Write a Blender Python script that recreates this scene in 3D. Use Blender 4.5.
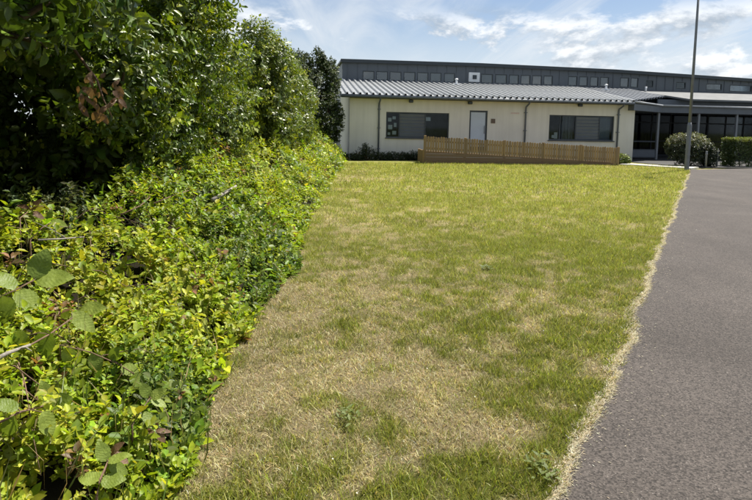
import bpy, bmesh, math, random
import numpy as np
from mathutils import Vector, Matrix, Euler

for o in list(bpy.data.objects):
    bpy.data.objects.remove(o)
S = bpy.context.scene
COL = S.collection
R = math.radians
rng = np.random.default_rng(11)
random.seed(5)

# ------------------------------------------------------------------ camera
PW, PH, F = 752.0, 500.0, 543.0
PITCH, ROLL, SHIFT, CAMZ = 5.0, 1.1, -0.1017, 1.6
cam = bpy.data.cameras.new('camera')
camo = bpy.data.objects.new('camera', cam)
COL.objects.link(camo)
cam.sensor_fit = 'HORIZONTAL'
cam.sensor_width = 36.0
cam.lens = F / PW * 36.0
cam.shift_y = SHIFT
cam.clip_start = 0.05
cam.clip_end = 3000
CAMR = Euler((R(90 - PITCH), 0, 0)).to_matrix() @ Matrix.Rotation(R(ROLL), 3, 'Z')
camo.matrix_world = Matrix.Translation((0, 0, CAMZ)) @ CAMR.to_4x4()
S.camera = camo

# ------------------------------------------------------------------ sky, sun, exposure
SUN_AZ, SUN_EL = 48.0, 57.0        # azimuth clockwise from +Y
world = bpy.data.worlds.new('World')
S.world = world
world.use_nodes = True
nt = world.node_tree
nt.nodes.clear()
def wn(t, **kw):
    n = nt.nodes.new(t)
    for k, v in kw.items():
        setattr(n, k, v)
    return n
def wmath(op, a, b=None, clamp=False):
    n = wn('ShaderNodeMath', operation=op, use_clamp=clamp)
    for i, x in enumerate((a, b)):
        if x is None: continue
        if isinstance(x, (int, float)): n.inputs[i].default_value = x
        else: nt.links.new(x, n.inputs[i])
    return n.outputs[0]
def wmap(v, a, b, c=0.0, d=1.0, smooth=True):
    n = wn('ShaderNodeMapRange', interpolation_type='SMOOTHSTEP' if smooth else 'LINEAR')
    nt.links.new(v, n.inputs[0])
    for i, x in enumerate((a, b, c, d)): n.inputs[i + 1].default_value = x
    return n.outputs[0]
def wnoise(vec, scale, detail=5, rough=0.55, dist=0.0):
    n = wn('ShaderNodeTexNoise')
    nt.links.new(vec, n.inputs['Vector'])
    n.inputs['Scale'].default_value = scale
    n.inputs['Detail'].default_value = detail
    n.inputs['Roughness'].default_value = rough
    n.inputs['Distortion'].default_value = dist
    return n.outputs[0]
def wmix(fac, a, b):
    n = wn('ShaderNodeMix', data_type='RGBA')
    nt.links.new(fac, n.inputs[0])
    for i, x in ((6, a), (7, b)):
        if isinstance(x, tuple): n.inputs[i].default_value = x
        else: nt.links.new(x, n.inputs[i])
    return n.outputs[2]
sky = wn('ShaderNodeTexSky', sky_type='NISHITA')
sky.sun_disc = False
sky.sun_elevation = R(SUN_EL)
sky.sun_rotation = R(SUN_AZ)
sky.air_density = 1.0
sky.dust_density = 0.2
sky.ozone_density = 2.5
tc = wn('ShaderNodeTexCoord')
sep = wn('ShaderNodeSeparateXYZ')
nt.links.new(tc.outputs['Generated'], sep.inputs[0])
dx, dy, dz = sep.outputs
zc = wmath('MAXIMUM', dz, 0.0)
# cirrus veils: noise on a plane overhead, drawn out along one direction
den = wmath('ADD', zc, 0.07)
cmb = wn('ShaderNodeCombineXYZ')
nt.links.new(wmath('DIVIDE', dx, den), cmb.inputs[0])
nt.links.new(wmath('DIVIDE', dy, den), cmb.inputs[1])
mp = wn('ShaderNodeMapping')
nt.links.new(cmb.outputs[0], mp.inputs[0])
mp.inputs['Rotation'].default_value = (0, 0, R(-12))
mp.inputs['Scale'].default_value = (1.25, 0.22, 1.0)
mp.inputs['Location'].default_value = (3.1, 1.7, 0.0)
cir = wnoise(mp.outputs[0], 1.0, 7, 0.6, 1.2)
cir = wmap(cir, 0.40, 0.72)
mp2 = wn('ShaderNodeMapping')
nt.links.new(cmb.outputs[0], mp2.inputs[0])
mp2.inputs['Rotation'].default_value = (0, 0, R(58))
mp2.inputs['Scale'].default_value = (0.9, 0.25, 1.0)
mp2.inputs['Location'].default_value = (7.3, 0.4, 0.0)
cir2 = wmap(wnoise(mp2.outputs[0], 1.0, 6, 0.55, 0.8), 0.46, 0.78)
veil = wmath('ADD', wmath('MULTIPLY', wmath('MAXIMUM', cir, wmath('MULTIPLY', cir2, 0.8)), 0.85), 0.20)
# white haze low over the horizon
haze = wmap(dz, 0.06, 0.22, 1.0, 0.0)
# cumulus: puffy noise, low sky only
CU_LOC = (7.93, 0.36, 2.08)
mp3 = wn('ShaderNodeMapping')
nt.links.new(tc.outputs['Generated'], mp3.inputs[0])
mp3.inputs['Scale'].default_value = (1.0, 1.0, 2.2)
mp3.inputs['Location'].default_value = CU_LOC
mp4 = wn('ShaderNodeMapping')
nt.links.new(mp3.outputs[0], mp4.inputs[0])
mp4.inputs['Location'].default_value = (0.012, 0.0, 0.035)
cu = wnoise(mp3.outputs[0], 3.4, 10, 0.62, 0.15)
cu_up = wnoise(mp4.outputs[0], 3.4, 10, 0.62, 0.15)
cum = wmap(cu, 0.495, 0.565)
cum = wmath('MULTIPLY', cum, wmap(dz, 0.17, 0.22, 1.0, 0.0))
cshade = wmap(wmath('SUBTRACT', cu, cu_up), -0.07, 0.06)
cucol = wmix(cshade, (3.6, 4.2, 4.9, 1), (8.6, 8.8, 9.0, 1))
skyb = wmix(wmath('MULTIPLY', 1.0, 1.0), sky.outputs[0], sky.outputs[0])
skm = nt.nodes[-1]; skm.blend_type = 'MULTIPLY'; nt.links.remove(skm.inputs[7].links[0]); skm.inputs[7].default_value = (0.82, 0.82, 0.84, 1)
c1 = wmix(wmath('MULTIPLY', haze, 0.80), skyb, (5.7, 6.3, 6.9, 1))
c2 = wmix(wmath('MULTIPLY', veil, 0.75), c1, (6.7, 7.1, 7.5, 1))
c3 = wmix(wmath('MULTIPLY', cum, 0.9), c2, cucol)
bg = wn('ShaderNodeBackground')
bg.inputs['Strength'].default_value = 0.072
nt.links.new(c3, bg.inputs[0])
wo = wn('ShaderNodeOutputWorld')
nt.links.new(bg.outputs[0], wo.inputs[0])

sl = bpy.data.lights.new('sun', 'SUN')
sl.energy = 5.0
sl.angle = R(0.55)
sl.color = (1.0, 0.95, 0.87)
so = bpy.data.objects.new('sun', sl)
COL.objects.link(so)
sdir = Vector((math.sin(R(SUN_AZ)) * math.cos(R(SUN_EL)), math.cos(R(SUN_AZ)) * math.cos(R(SUN_EL)), math.sin(R(SUN_EL))))
so.rotation_euler = sdir.to_track_quat('Z', 'Y').to_euler()
so.location = sdir * 60

S.view_settings.view_transform = 'Standard'
S.view_settings.look = 'None'
S.view_settings.exposure = 0.8
S.view_settings.gamma = 1.0
S.render.engine = 'CYCLES'
S.cycles.max_bounces = 8
S.cycles.transparent_max_bounces = 12

# ------------------------------------------------------------------ pixel -> place
def ray(px, py):
    d = Vector(((px - PW / 2) / F, (PH / 2 - py) / F + SHIFT * PW / F, -1.0))
    return (CAMR @ d).normalized()
def ground(px, py, z=0.0):
    d = ray(px, py)
    t = (z - CAMZ) / d.z
    return Vector((d.x * t, d.y * t, z))
def at_y(px, py, y):
    d = ray(px, py)
    t = y / d.y
    return Vector((d.x * t, y, CAMZ + d.z * t))

# ------------------------------------------------------------------ helpers
def link(o, parent=None):
    COL.objects.link(o)
    if parent is not None: o.parent = parent
    return o
def tag(o, label=None, cat=None, group=None, kind=None):
    if label: o['label'] = label
    if cat: o['category'] = cat
    if group: o['group'] = group
    if kind: o['kind'] = kind
    return o
def empty(name, loc, rz=0.0):
    o = bpy.data.objects.new(name, None)
    o.empty_display_size = 0.2
    o.location = loc
    o.rotation_euler = (0, 0, rz)
    return link(o)

class MB:
    """collects boxes, prisms, tubes -> one mesh"""
    def __init__(self): self.v = []; self.f = []
    def add(self, vs, fs):
        b = len(self.v)
        self.v += [tuple(v) for v in vs]
        self.f += [tuple(i + b for i in f) for f in fs]
        return self
    def box(self, x0, x1, y0, y1, z0, z1):
        return self.add([(x0,y0,z0),(x1,y0,z0),(x1,y1,z0),(x0,y1,z0),(x0,y0,z1),(x1,y0,z1),(x1,y1,z1),(x0,y1,z1)],
                        [(0,3,2,1),(4,5,6,7),(0,1,5,4),(1,2,6,5),(2,3,7,6),(3,0,4,7)])
    def bbox(self, x0, x1, y0, y1, z0, z1, b=0.01):
        """box with chamfered vertical and top edges"""
        bm = bmesh.new()
        bmesh.ops.create_cube(bm, size=1.0)
        for v in bm.verts:
            v.co = ((x0+x1)/2 + v.co.x*(x1-x0), (y0+y1)/2 + v.co.y*(y1-y0), (z0+z1)/2 + v.co.z*(z1-z0))
        bmesh.ops.bevel(bm, geom=bm.edges[:], offset=b, segments=1, affect='EDGES', profile=0.5)
        bm.verts.index_update()
        vs = [v.co.copy() for v in bm.verts]; fs = [[v.index for v in f.verts] for f in bm.faces]
        bm.free()
        return self.add(vs, fs)
    def prism(self, poly, z0, z1):
        """poly: list of (x,y,z_bottom_offset?)"""
        n = len(poly)
        vs = [(p[0], p[1], (p[2] if len(p) > 2 else 0) + z0) for p in poly] + [(p[0], p[1], (p[2] if len(p) > 2 else 0) + z1) for p in poly]
        fs = [tuple(reversed(range(n))), tuple(range(n, 2*n))] + [(i, (i+1) % n, n + (i+1) % n, n + i) for i in range(n)]
        return self.add(vs, fs)
    def tube(self, pts, rad, n=8, cap=True):
        pts = [Vector(p) for p in pts]
        if not isinstance(rad, (list, tuple)): rad = [rad] * len(pts)
        b = len(self.v)
        up = Vector((0.123, 0.377, 0.918))
        for i, p in enumerate(pts):
            t = (pts[min(i+1, len(pts)-1)] - pts[max(i-1, 0)]).normalized()
            a = t.cross(up)
            if a.length < 1e-3: a = t.cross(Vector((1, 0, 0)))
            a.normalize(); c = t.cross(a)
            for k in range(n):
                th = 2*math.pi*k/n
                self.v.append(tuple(p + (a*math.cos(th) + c*math.sin(th)) * rad[i]))
        for i in range(len(pts)-1):
            for k in range(n):
                k2 = (k+1) % n
                self.f.append((b+i*n+k, b+i*n+k2, b+(i+1)*n+k2, b+(i+1)*n+k))
        if cap:
            self.f.append(tuple(b+k for k in reversed(range(n))))
            self.f.append(tuple(b+(len(pts)-1)*n+k for k in range(n)))
        return self
    def mesh(self, name, mat, smooth=False):
        me = bpy.data.meshes.new(name)
        me.from_pydata(self.v, [], self.f)
        bm = bmesh.new(); bm.from_mesh(me)
        bmesh.ops.recalc_face_normals(bm, faces=bm.faces)
        bm.to_mesh(me); bm.free()
        me.materials.append(mat)
        if smooth: me.polygons.foreach_set('use_smooth', [True]*len(me.polygons))
        return me
    def build(self, name, mat, parent=None, smooth=False):
        return link(bpy.data.objects.new(name, self.mesh(name, mat, smooth)), parent)

def np_mesh(name, V, loops, totals, col=None, mat=None, smooth=False):
    me = bpy.data.meshes.new(name)
    me.vertices.add(len(V))
    me.vertices.foreach_set('co', np.ascontiguousarray(V, dtype=np.float32).ravel())
    me.loops.add(len(loops))
    me.loops.foreach_set('vertex_index', np.ascontiguousarray(loops, dtype=np.int32))
    me.polygons.add(len(totals))
    st = np.concatenate(([0], np.cumsum(totals)[:-1])).astype(np.int32)
    me.polygons.foreach_set('loop_start', st)
    if smooth: me.polygons.foreach_set('use_smooth', np.ones(len(totals), dtype=bool))
    me.update(calc_edges=True)
    if col is not None:
        a = me.color_attributes.new('Col', 'FLOAT_COLOR', 'POINT')
        c4 = np.ones((len(V), 4), dtype=np.float32); c4[:, :3] = col
        a.data.foreach_set('color', c4.ravel())
    if mat: me.materials.append(mat)
    return me

def vnoise(x, y, scale, seed=0, octaves=3):
    x = np.asarray(x, float) * scale; y = np.asarray(y, float) * scale
    out = np.zeros(np.broadcast(x, y).shape); amp = 1.0; tot = 0
    for o in range(octaves):
        xi = np.floor(x).astype(np.int64); yi = np.floor(y).astype(np.int64)
        fx = x - xi; fy = y - yi
        fx = fx*fx*(3-2*fx); fy = fy*fy*(3-2*fy)
        def h(a, b):
            n = (a*374761393 + b*668265263 + (seed+o*17)*1442695041) & 0x7fffffff
            n = ((n ^ (n >> 13)) * 1274126177) & 0x7fffffff
            return ((n ^ (n >> 16)) & 0xffff) / 65535.0
        v = (h(xi,yi)*(1-fx)+h(xi+1,yi)*fx)*(1-fy) + (h(xi,yi+1)*(1-fx)+h(xi+1,yi+1)*fx)*fy
        out += v*amp; tot += amp; amp *= 0.5; x = x*2.03+11.3; y = y*2.03+4.7
    return out / tot
def sstep(a, b, x):
    t = np.clip((np.asarray(x, float)-a)/(b-a), 0, 1)
    return t*t*(3-2*t)
def unit(a): return a / np.maximum(np.linalg.norm(a, axis=-1, keepdims=True), 1e-9)

# ------------------------------------------------------------------ materials
def mat_new(name):
    m = bpy.data.materials.new(name); m.use_nodes = True
    n = m.node_tree; n.nodes.clear()
    out = n.nodes.new('ShaderNodeOutputMaterial')
    return m, n, out
class G:
    def __init__(s, n): s.n = n
    def node(s, t, **kw):
        k = s.n.nodes.new(t)
        for a, b in kw.items(): setattr(k, a, b)
        return k
    def set(s, node, key, x):
        if isinstance(x, bpy.types.NodeSocket): s.n.links.new(x, node.inputs[key])
        else: node.inputs[key].default_value = x
    def coord(s, kind='Object'): return s.node('ShaderNodeTexCoord').outputs[kind]
    def pos(s): return s.node('ShaderNodeNewGeometry').outputs['Position']
    def mapping(s, v, scale=(1,1,1), rot=(0,0,0), loc=(0,0,0)):
        k = s.node('ShaderNodeMapping'); s.set(k, 0, v)
        k.inputs['Scale'].default_value = scale; k.inputs['Rotation'].default_value = rot; k.inputs['Location'].default_value = loc
        return k.outputs[0]
    def noise(s, v, scale, detail=4, rough=0.55, dist=0, out=0):
        k = s.node('ShaderNodeTexNoise'); s.set(k, 'Vector', v)
        k.inputs['Scale'].default_value = scale; k.inputs['Detail'].default_value = detail
        k.inputs['Roughness'].default_value = rough; k.inputs['Distortion'].default_value = dist
        return k.outputs[out]
    def voro(s, v, scale, feature='F1', out='Distance'):
        k = s.node('ShaderNodeTexVoronoi', feature=feature); s.set(k, 'Vector', v); k.inputs['Scale'].default_value = scale
        return k.outputs[out]
    def map(s, v, a, b, c=0.0, d=1.0):
        k = s.node('ShaderNodeMapRange'); s.set(k, 0, v)
        for i, x in enumerate((a, b, c, d)): k.inputs[i+1].default_value = x
        return k.outputs[0]
    def mix(s, f, a, b, mode='MIX'):
        k = s.node('ShaderNodeMix', data_type='RGBA', blend_type=mode)
        s.set(k, 0, f)
        for i, x in ((6, a), (7, b)):
            if isinstance(x, tuple) and len(x) == 3: x = x + (1,)
            s.set(k, i, x)
        return k.outputs[2]
    def math(s, op, a, b=0.0):
        k = s.node('ShaderNodeMath', operation=op); s.set(k, 0, a); s.set(k, 1, b)
        return k.outputs[0]
    def bump(s, h, strength=0.3, dist=0.01):
        k = s.node('ShaderNodeBump'); s.set(k, 'Height', h)
        k.inputs['Strength'].default_value = strength; k.inputs['Distance'].default_value = dist
        return k.outputs[0]
    def bsdf(s, base, rough=0.6, metal=0.0, spec=0.5, normal=None):
        k = s.node('ShaderNodeBsdfPrincipled')
        if isinstance(base, tuple) and len(base) == 3: base = base + (1,)
        s.set(k, 'Base Color', base); s.set(k, 'Roughness', rough); s.set(k, 'Metallic', metal)
        s.set(k, 'Specular IOR Level', spec)
        if normal is not None: s.set(k, 'Normal', normal)
        return k.outputs[0]

def m_leaf(name, trans=0.35, rough=0.42, spec=0.45, tint=(1.25, 1.25, 0.55)):
    m, n, out = mat_new(name); g = G(n)
    a = g.node('ShaderNodeVertexColor', layer_name='Col').outputs[0]
    v = g.noise(g.pos(), 60.0, 2)
    c = g.mix(g.map(v, 0.3, 0.7), g.mix(1.0, a, (0.8, 0.82, 0.8), 'MULTIPLY'), g.mix(1.0, a, (1.15, 1.12, 1.05), 'MULTIPLY'))
    p = g.bsdf(c, rough, 0, spec)
    t = g.node('ShaderNodeBsdfTranslucent')
    g.set(t, 0, g.mix(1.0, c, tint, 'MULTIPLY'))
    mx = g.node('ShaderNodeMixShader'); mx.inputs[0].default_value = trans
    n.links.new(p, mx.inputs[1]); n.links.new(t.outputs[0], mx.inputs[2])
    n.links.new(mx.outputs[0], out.inputs[0])
    return m
def m_plain(name, base, rough=0.6, metal=0.0, spec=0.5, var=0.12, scale=6.0, bump=0.0, stretch=(1,1,1)):
    m, n, out = mat_new(name); g = G(n)
    v = g.mapping(g.coord(), stretch)
    f = g.map(g.noise(v, scale, 6, 0.6), 0.3, 0.7)
    lo = tuple(x*(1-var) for x in base); hi = tuple(min(1, x*(1+var)) for x in base)
    c = g.mix(f, lo, hi)
    nm = g.bump(g.noise(v, scale*8, 4), bump, 0.005) if bump else None
    n.links.new(g.bsdf(c, g.map(g.noise(v, scale*2, 3), 0.3, 0.7, max(0.02, rough-0.07), min(1, rough+0.07)), metal, spec, nm), out.inputs[0])
    return m

M = {}
M['bank_leaf'] = m_leaf('bank_leaf', 0.40, 0.48, 0.35)
M['tree_leaf'] = m_leaf('tree_leaf', 0.30, 0.40, 0.45)
M['conifer'] = m_leaf('conifer', 0.15, 0.55, 0.3)
M['dry_leaf'] = m_leaf('dry_leaf', 0.25, 0.7, 0.2, (1.2, 1.0, 0.7))
M['grass'] = m_leaf('grass', 0.36, 0.6, 0.25, (1.1, 1.1, 0.7))

def m_asphalt():
    m, n, out = mat_new('asphalt'); g = G(n); p = g.pos()
    agg = g.voro(p, 120.0, out='Color')
    s = g.node('ShaderNodeSeparateColor'); g.set(s, 0, agg)
    spk = g.map(s.outputs[0], 0.0, 1.0, 0.40, 1.65)
    fine = g.map(g.noise(p, 260.0, 3, 0.7), 0.3, 0.7, 0.75, 1.3)
    blotch = g.noise(p, 0.9, 5, 0.6, 0.6)
    base = g.mix(g.map(blotch, 0.35, 0.68), (0.053, 0.0445, 0.038), (0.072, 0.061, 0.053))
    k = g.node('ShaderNodeCombineColor')
    mul = g.math('MULTIPLY', spk, fine)
    for i in range(3): g.set(k, i, mul)
    c = g.mix(1.0, base, k.outputs[0], 'MULTIPLY')
    pale = g.map(g.voro(p, 38.0, out='Distance'), 0.0, 0.20, 1.0, 0.0)
    c = g.mix(g.math('MULTIPLY', pale, g.map(s.outputs[1], 0.35, 0.6, 0.0, 0.85)), c, (0.30, 0.27, 0.24))
    wear = g.map(g.noise(g.mapping(p, (0.5, 0.12, 1), (0, 0, 0.5)), 1.2, 5, 0.65, 0.8), 0.42, 0.72, 0.0, 0.5)
    c = g.mix(wear, c, g.mix(1.0, c, (1.45, 1.42, 1.38), 'MULTIPLY'))
    stain = g.map(g.noise(p, 2.3, 6, 0.7, 1.0), 0.62, 0.74, 0.0, 0.45)
    c = g.mix(stain, c, g.mix(1.0, c, (0.62, 0.62, 0.60), 'MULTIPLY'))
    nm = g.bump(g.math('ADD', g.math('MULTIPLY', g.voro(p, 95.0), -0.6), g.noise(p, 180.0, 3)), 0.55, 0.004)
    n.links.new(g.bsdf(c, 0.86, 0, 0.3, nm), out.inputs[0])
    return m
M['asphalt'] = m_asphalt()
def m_lawn():
    m, n, out = mat_new('lawn_soil'); g = G(n); p = g.pos()
    a = g.node('ShaderNodeVertexColor', layer_name='Col').outputs[0]
    f = g.noise(p, 140.0, 5, 0.7)
    f2 = g.noise(g.mapping(p, (1, 0.35, 1), (0, 0, 0.6)), 210.0, 3, 0.7)
    c = g.mix(g.map(f, 0.35, 0.65), g.mix(1.0, a, (0.5, 0.5, 0.45), 'MULTIPLY'), g.mix(1.0, a, (1.25, 1.2, 1.1), 'MULTIPLY'))
    nm = g.bump(g.math('ADD', f, f2), 0.8, 0.012)
    n.links.new(g.bsdf(c, 0.95, 0, 0.15, nm), out.inputs[0])
    return m
M['lawn'] = m_lawn()
M['soil'] = m_plain('soil', (0.016, 0.013, 0.008), 0.95, 0, 0.1, 0.4, 9.0, 0.6)
M['ground'] = m_plain('ground_far', (0.13, 0.14, 0.05), 0.95, 0, 0.1, 0.3, 0.6, 0.3)
M['concrete'] = m_plain('concrete', (0.52, 0.50, 0.45), 0.85, 0, 0.3, 0.15, 5.0, 0.3)
M['bark'] = m_plain('bark', (0.085, 0.065, 0.045), 0.9, 0, 0.2, 0.4, 10.0, 0.8, (3, 3, 0.6))
M['twig'] = m_plain('twig', (0.16, 0.10, 0.065), 0.8, 0, 0.25, 0.35, 20.0, 0.4)
M['old_wood'] = m_plain('old_wood', (0.30, 0.27, 0.23), 0.85, 0, 0.2, 0.3, 15.0, 0.5, (1, 8, 8))
def m_render():
    m, n, out = mat_new('cream_render'); g = G(n); v = g.coord()
    streak = g.noise(g.mapping(v, (2.2, 1, 0.12)), 2.2, 5, 0.6)
    c = g.mix(g.map(streak, 0.35, 0.7), (0.77, 0.74, 0.65), (0.69, 0.66, 0.575))
    c = g.mix(g.map(g.noise(v, 0.8, 4), 0.4, 0.7, 0, 0.35), c, (0.58, 0.555, 0.48))
    sx = g.node('ShaderNodeSeparateXYZ'); g.set(sx, 0, v)
    splash = g.math('MULTIPLY', g.map(sx.outputs[2], 0.0, 0.45, 0.6, 0.0), g.map(g.noise(v, 6.0, 4), 0.3, 0.6))
    c = g.mix(splash, c, (0.42, 0.40, 0.33))
    n.links.new(g.bsdf(c, 0.85, 0, 0.25, g.bump(g.noise(v, 70, 4), 0.25, 0.004)), out.inputs[0])
    return m
M['render'] = m_render()
M['roof'] = m_plain('roof_sheet', (0.40, 0.41, 0.41), 0.38, 0.4, 0.5, 0.12, 2.0, 0.03)
M['roof_dark'] = m_plain('roof_dark', (0.20, 0.215, 0.235), 0.5, 0.3, 0.5, 0.1, 2.0)
M['fascia'] = m_plain('fascia', (0.115, 0.13, 0.15), 0.5, 0.1, 0.5, 0.1, 3.0)
M['trim_pale'] = m_plain('pale_trim', (0.34, 0.355, 0.37), 0.45, 0.3, 0.5, 0.1, 3.0)
M['upper_roof'] = m_plain('upper_roof', (0.13, 0.135, 0.135), 0.75, 0.0, 0.4, 0.15, 1.5)
M['clad'] = m_plain('hall_cladding', (0.105, 0.12, 0.14), 0.5, 0.15, 0.5, 0.12, 1.2)
M['frame'] = m_plain('window_frame', (0.035, 0.045, 0.055), 0.45, 0, 0.5, 0.1, 4.0)
M['panel'] = m_plain('grey_panel', (0.125, 0.145, 0.17), 0.5, 0, 0.5, 0.08, 3.0)
M['blind'] = m_plain('blind', (0.26, 0.29, 0.33), 0.6, 0, 0.4, 0.08, 3.0)
M['hall_blind'] = m_plain('hall_blind', (0.19, 0.20, 0.205), 0.8, 0, 0.3, 0.15, 2.0)
M['paper'] = m_plain('paper', (0.75, 0.76, 0.78), 0.8, 0, 0.2, 0.06, 8.0)
M['dark_room'] = m_plain('dark_room', (0.03, 0.032, 0.035), 0.9, 0, 0.2, 0.3, 2.0)
M['room_mid'] = m_plain('room_mid', (0.16, 0.17, 0.18), 0.9, 0, 0.2, 0.3, 2.0)
M['white'] = m_plain('white_paint', (0.78, 0.79, 0.80), 0.5, 0, 0.5, 0.05, 4.0)
M['pane_reflect'] = m_plain('pale_reflection', (0.50, 0.56, 0.63), 0.35, 0, 0.5, 0.06, 2.0)
M['galv'] = m_plain('galvanised', (0.17, 0.18, 0.19), 0.55, 0.15, 0.5, 0.15, 5.0, 0.05)
M['post_paint'] = m_plain('post_paint', (0.20, 0.21, 0.225), 0.5, 0.1, 0.5, 0.1, 4.0)
M['brown_sign'] = m_plain('brown_plate', (0.13, 0.09, 0.06), 0.5, 0, 0.5, 0.1, 10.0)
M['pink_sign'] = m_plain('pale_plate', (0.66, 0.52, 0.46), 0.6, 0, 0.3, 0.15, 30.0)
M['floor_dark'] = m_plain('paving_dark', (0.05, 0.048, 0.045), 0.8, 0, 0.3, 0.2, 3.0)
def m_wood(name, a, b):
    m, n, out = mat_new(name); g = G(n)
    oi = g.node('ShaderNodeObjectInfo').outputs['Random']
    v = g.coord()
    gr = g.noise(g.mapping(v, (14, 14, 1.2)), 6.0, 5, 0.65, 0.4)
    c = g.mix(g.map(gr, 0.3, 0.7), a, b)
    c = g.mix(g.map(oi, 0, 1, 0.0, 0.8), c, (0.20, 0.15, 0.10))
    n.links.new(g.bsdf(c, 0.8, 0, 0.2, g.bump(gr, 0.3, 0.004)), out.inputs[0])
    return m
M['paling'] = m_wood('paling_wood', (0.28, 0.18, 0.085), (0.40, 0.28, 0.145))
M['skirt'] = m_wood('skirt_wood', (0.16, 0.092, 0.052), (0.23, 0.14, 0.08))
def m_glass(name, fac=0.10, tint=(0.75, 0.8, 0.82)):
    m, n, out = mat_new(name); g = G(n)
    tr = g.node('ShaderNodeBsdfTransparent'); tr.inputs[0].default_value = tint + (1,)
    gl = g.node('ShaderNodeBsdfGlossy'); gl.inputs['Roughness'].default_value = 0.04
    gl.inputs[0].default_value = (0.9, 0.93, 0.96, 1)
    fr = g.node('ShaderNodeFresnel'); fr.inputs[0].default_value = 1.5
    mx = g.node('ShaderNodeMixShader')
    g.set(mx, 0, g.math('ADD', fr.outputs[0], fac))
    n.links.new(tr.outputs[0], mx.inputs[1]); n.links.new(gl.outputs[0], mx.inputs[2])
    n.links.new(mx.outputs[0], out.inputs[0])
    return m
M['glass'] = m_glass('glass', -0.025)
M['glass_dim'] = m_glass('glass_dim', -0.04, (0.35, 0.37, 0.38))
M['glass_hall'] = m_glass('glass_hall', 0.03)

# ------------------------------------------------------------------ lines on the ground
E_PIX = [(555, 500), (583, 450), (603, 410), (622, 355), (640, 305), (655, 262), (670, 222), (681, 195), (688, 176), (691, 170.5)]
EP = np.array([ground(*p)[:2] for p in E_PIX])
b_dir = (EP[1] - EP[0]) / np.linalg.norm(EP[1] - EP[0])
EPX = np.concatenate(([EP[0, 0] - b_dir[0]/b_dir[1]*6.0], EP[:, 0])); EPY = np.concatenate(([EP[0, 1] - 6.0], EP[:, 1]))
def path_edge(y):
    y = np.asarray(y, float)
    w = (vnoise(y, y*0+3.3, 1.1, 5, 3)-0.5)*0.16 + (vnoise(y, y*0+9.1, 5.0, 6, 3)-0.5)*0.12
    base = np.interp(y, EPY, EPX)
    # past the last measured point the edge runs on
    return base + np.maximum(y-EPY[-1], 0)*0.5 + w
B_PIX = [(168, 500), (212, 440), (246, 380), (271, 325), (290, 280), (302, 250), (312, 225), (323, 200), (333, 182), (342, 168), (346, 161)]
BP = np.array([ground(*p)[:2] for p in B_PIX])
BPX = np.concatenate(([BP[0, 0]-0.10], BP[:, 0])); BPY = np.concatenate(([BP[0, 1]-6.0], BP[:, 1]))
def bank_edge(y):
    y = np.asarray(y, float)
    return np.interp(y, BPY, BPX) - 0.10 + (vnoise(y, y*0+1.7, 0.9, 15, 3)-0.5)*0.30 + (vnoise(y, y*0+5.1, 2.7, 16, 2)-0.5)*0.24

# lawn colour: straw and green patches
G_BLOB = [(350, 420, .3, .45), (490, 470, .28, .6), (300, 450, .25, .4), (240, 480, .2, .7), (620, 330, .35, .8), (560, 440, .25, .5), (505, 270, .5, .6),
          (370, 335, .3, .6), (600, 250, 1.0, .7), (430, 480, .2, .6), (540, 480, .2, .6), (470, 330, .35, .6), (545, 360, .35, .6), (330, 245, .5, .6), (470, 240, .8, .5)]
S_BLOB = [(400, 395, .5, .9), (260, 400, .35, .9), (230, 470, .2, .8), (450, 370, .35, .8), (320, 300, .7, .8), (470, 440, .25, .8), (300, 350, .5, .7), (400, 320, .5, .4), (520, 335, .4, .7), (350, 178, 1.4, .8), (590, 310, .35, .6), (500, 430, .25, .7)]
GB = [(*ground(a, b)[:2], r, w) for a, b, r, w in G_BLOB]
SB = [(*ground(a, b)[:2], r, w) for a, b, r, w in S_BLOB]
def greenness(x, y):
    x = np.asarray(x, float); y = np.asarray(y, float)
    n = vnoise(x, y, 0.55, 21, 3)*0.5 + vnoise(x, y, 1.9, 33, 3)*0.5
    g = 0.63 + (n-0.5)*0.80 + (vnoise(x, y, 4.0, 44, 2)-0.5)*0.75 + (vnoise(x, y, 10.0, 46, 3)-0.5)*1.35
    xp = path_edge(y)
    t = (x - bank_edge(y)) / np.maximum(xp - bank_edge(y), 0.3)
    g += 0.34*(t-0.45) * sstep(25, 3, y)
    g += 0.20*sstep(5, 12, y) - 0.12*sstep(6, 2.5, y)
    for bx, by, r, w in GB: g += 0.30*w*np.exp(-((x-bx)**2+(y-by)**2)/(r*r))
    for bx, by, r, w in SB: g -= 0.30*w*np.exp(-((x-bx)**2+(y-by)**2)/(r*r))
    g -= 1.0*np.exp(-((xp-x)/0.04)**2)          # bleached fringe along the path
    return np.clip(g, 0, 1)
STRAW = np.array([0.62, 0.51, 0.315]); GREEN = np.array([0.250, 0.285, 0.040]); LIME = np.array([0.355, 0.385, 0.078])
def lawn_col(x, y, jit=None):
    g = sstep(0.10, 1.0, greenness(x, y))
    if jit is not None: g = np.clip(g + jit, 0, 1)
    far = sstep(4, 13, y)[..., None]
    gc = GREEN*(1-far) + LIME*far
    return STRAW*(1-g[..., None]) + gc*g[..., None]

# ------------------------------------------------------------------ building frame
O = ground(349, 158.6)
E1 = ground(632, 161.6)
eu = (E1 - O); UL = eu.length; eu.normalize()
ev = Vector((-eu.y, eu.x, 0))
BROT = math.atan2(eu.y, eu.x)
def LP(px, py, v=0.0):
    """where a pixel's ray meets the plane v behind the front wall: (u, w)"""
    d = ray(px, py); c = Vector((0, 0, CAMZ))
    t = ((O + ev*v - c).dot(ev)) / d.dot(ev)
    p = c + d*t
    return ((p-O).dot(eu), p.z)
def LW(u, v, w=0.0): return O + eu*u + ev*v + Vector((0, 0, w))

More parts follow.
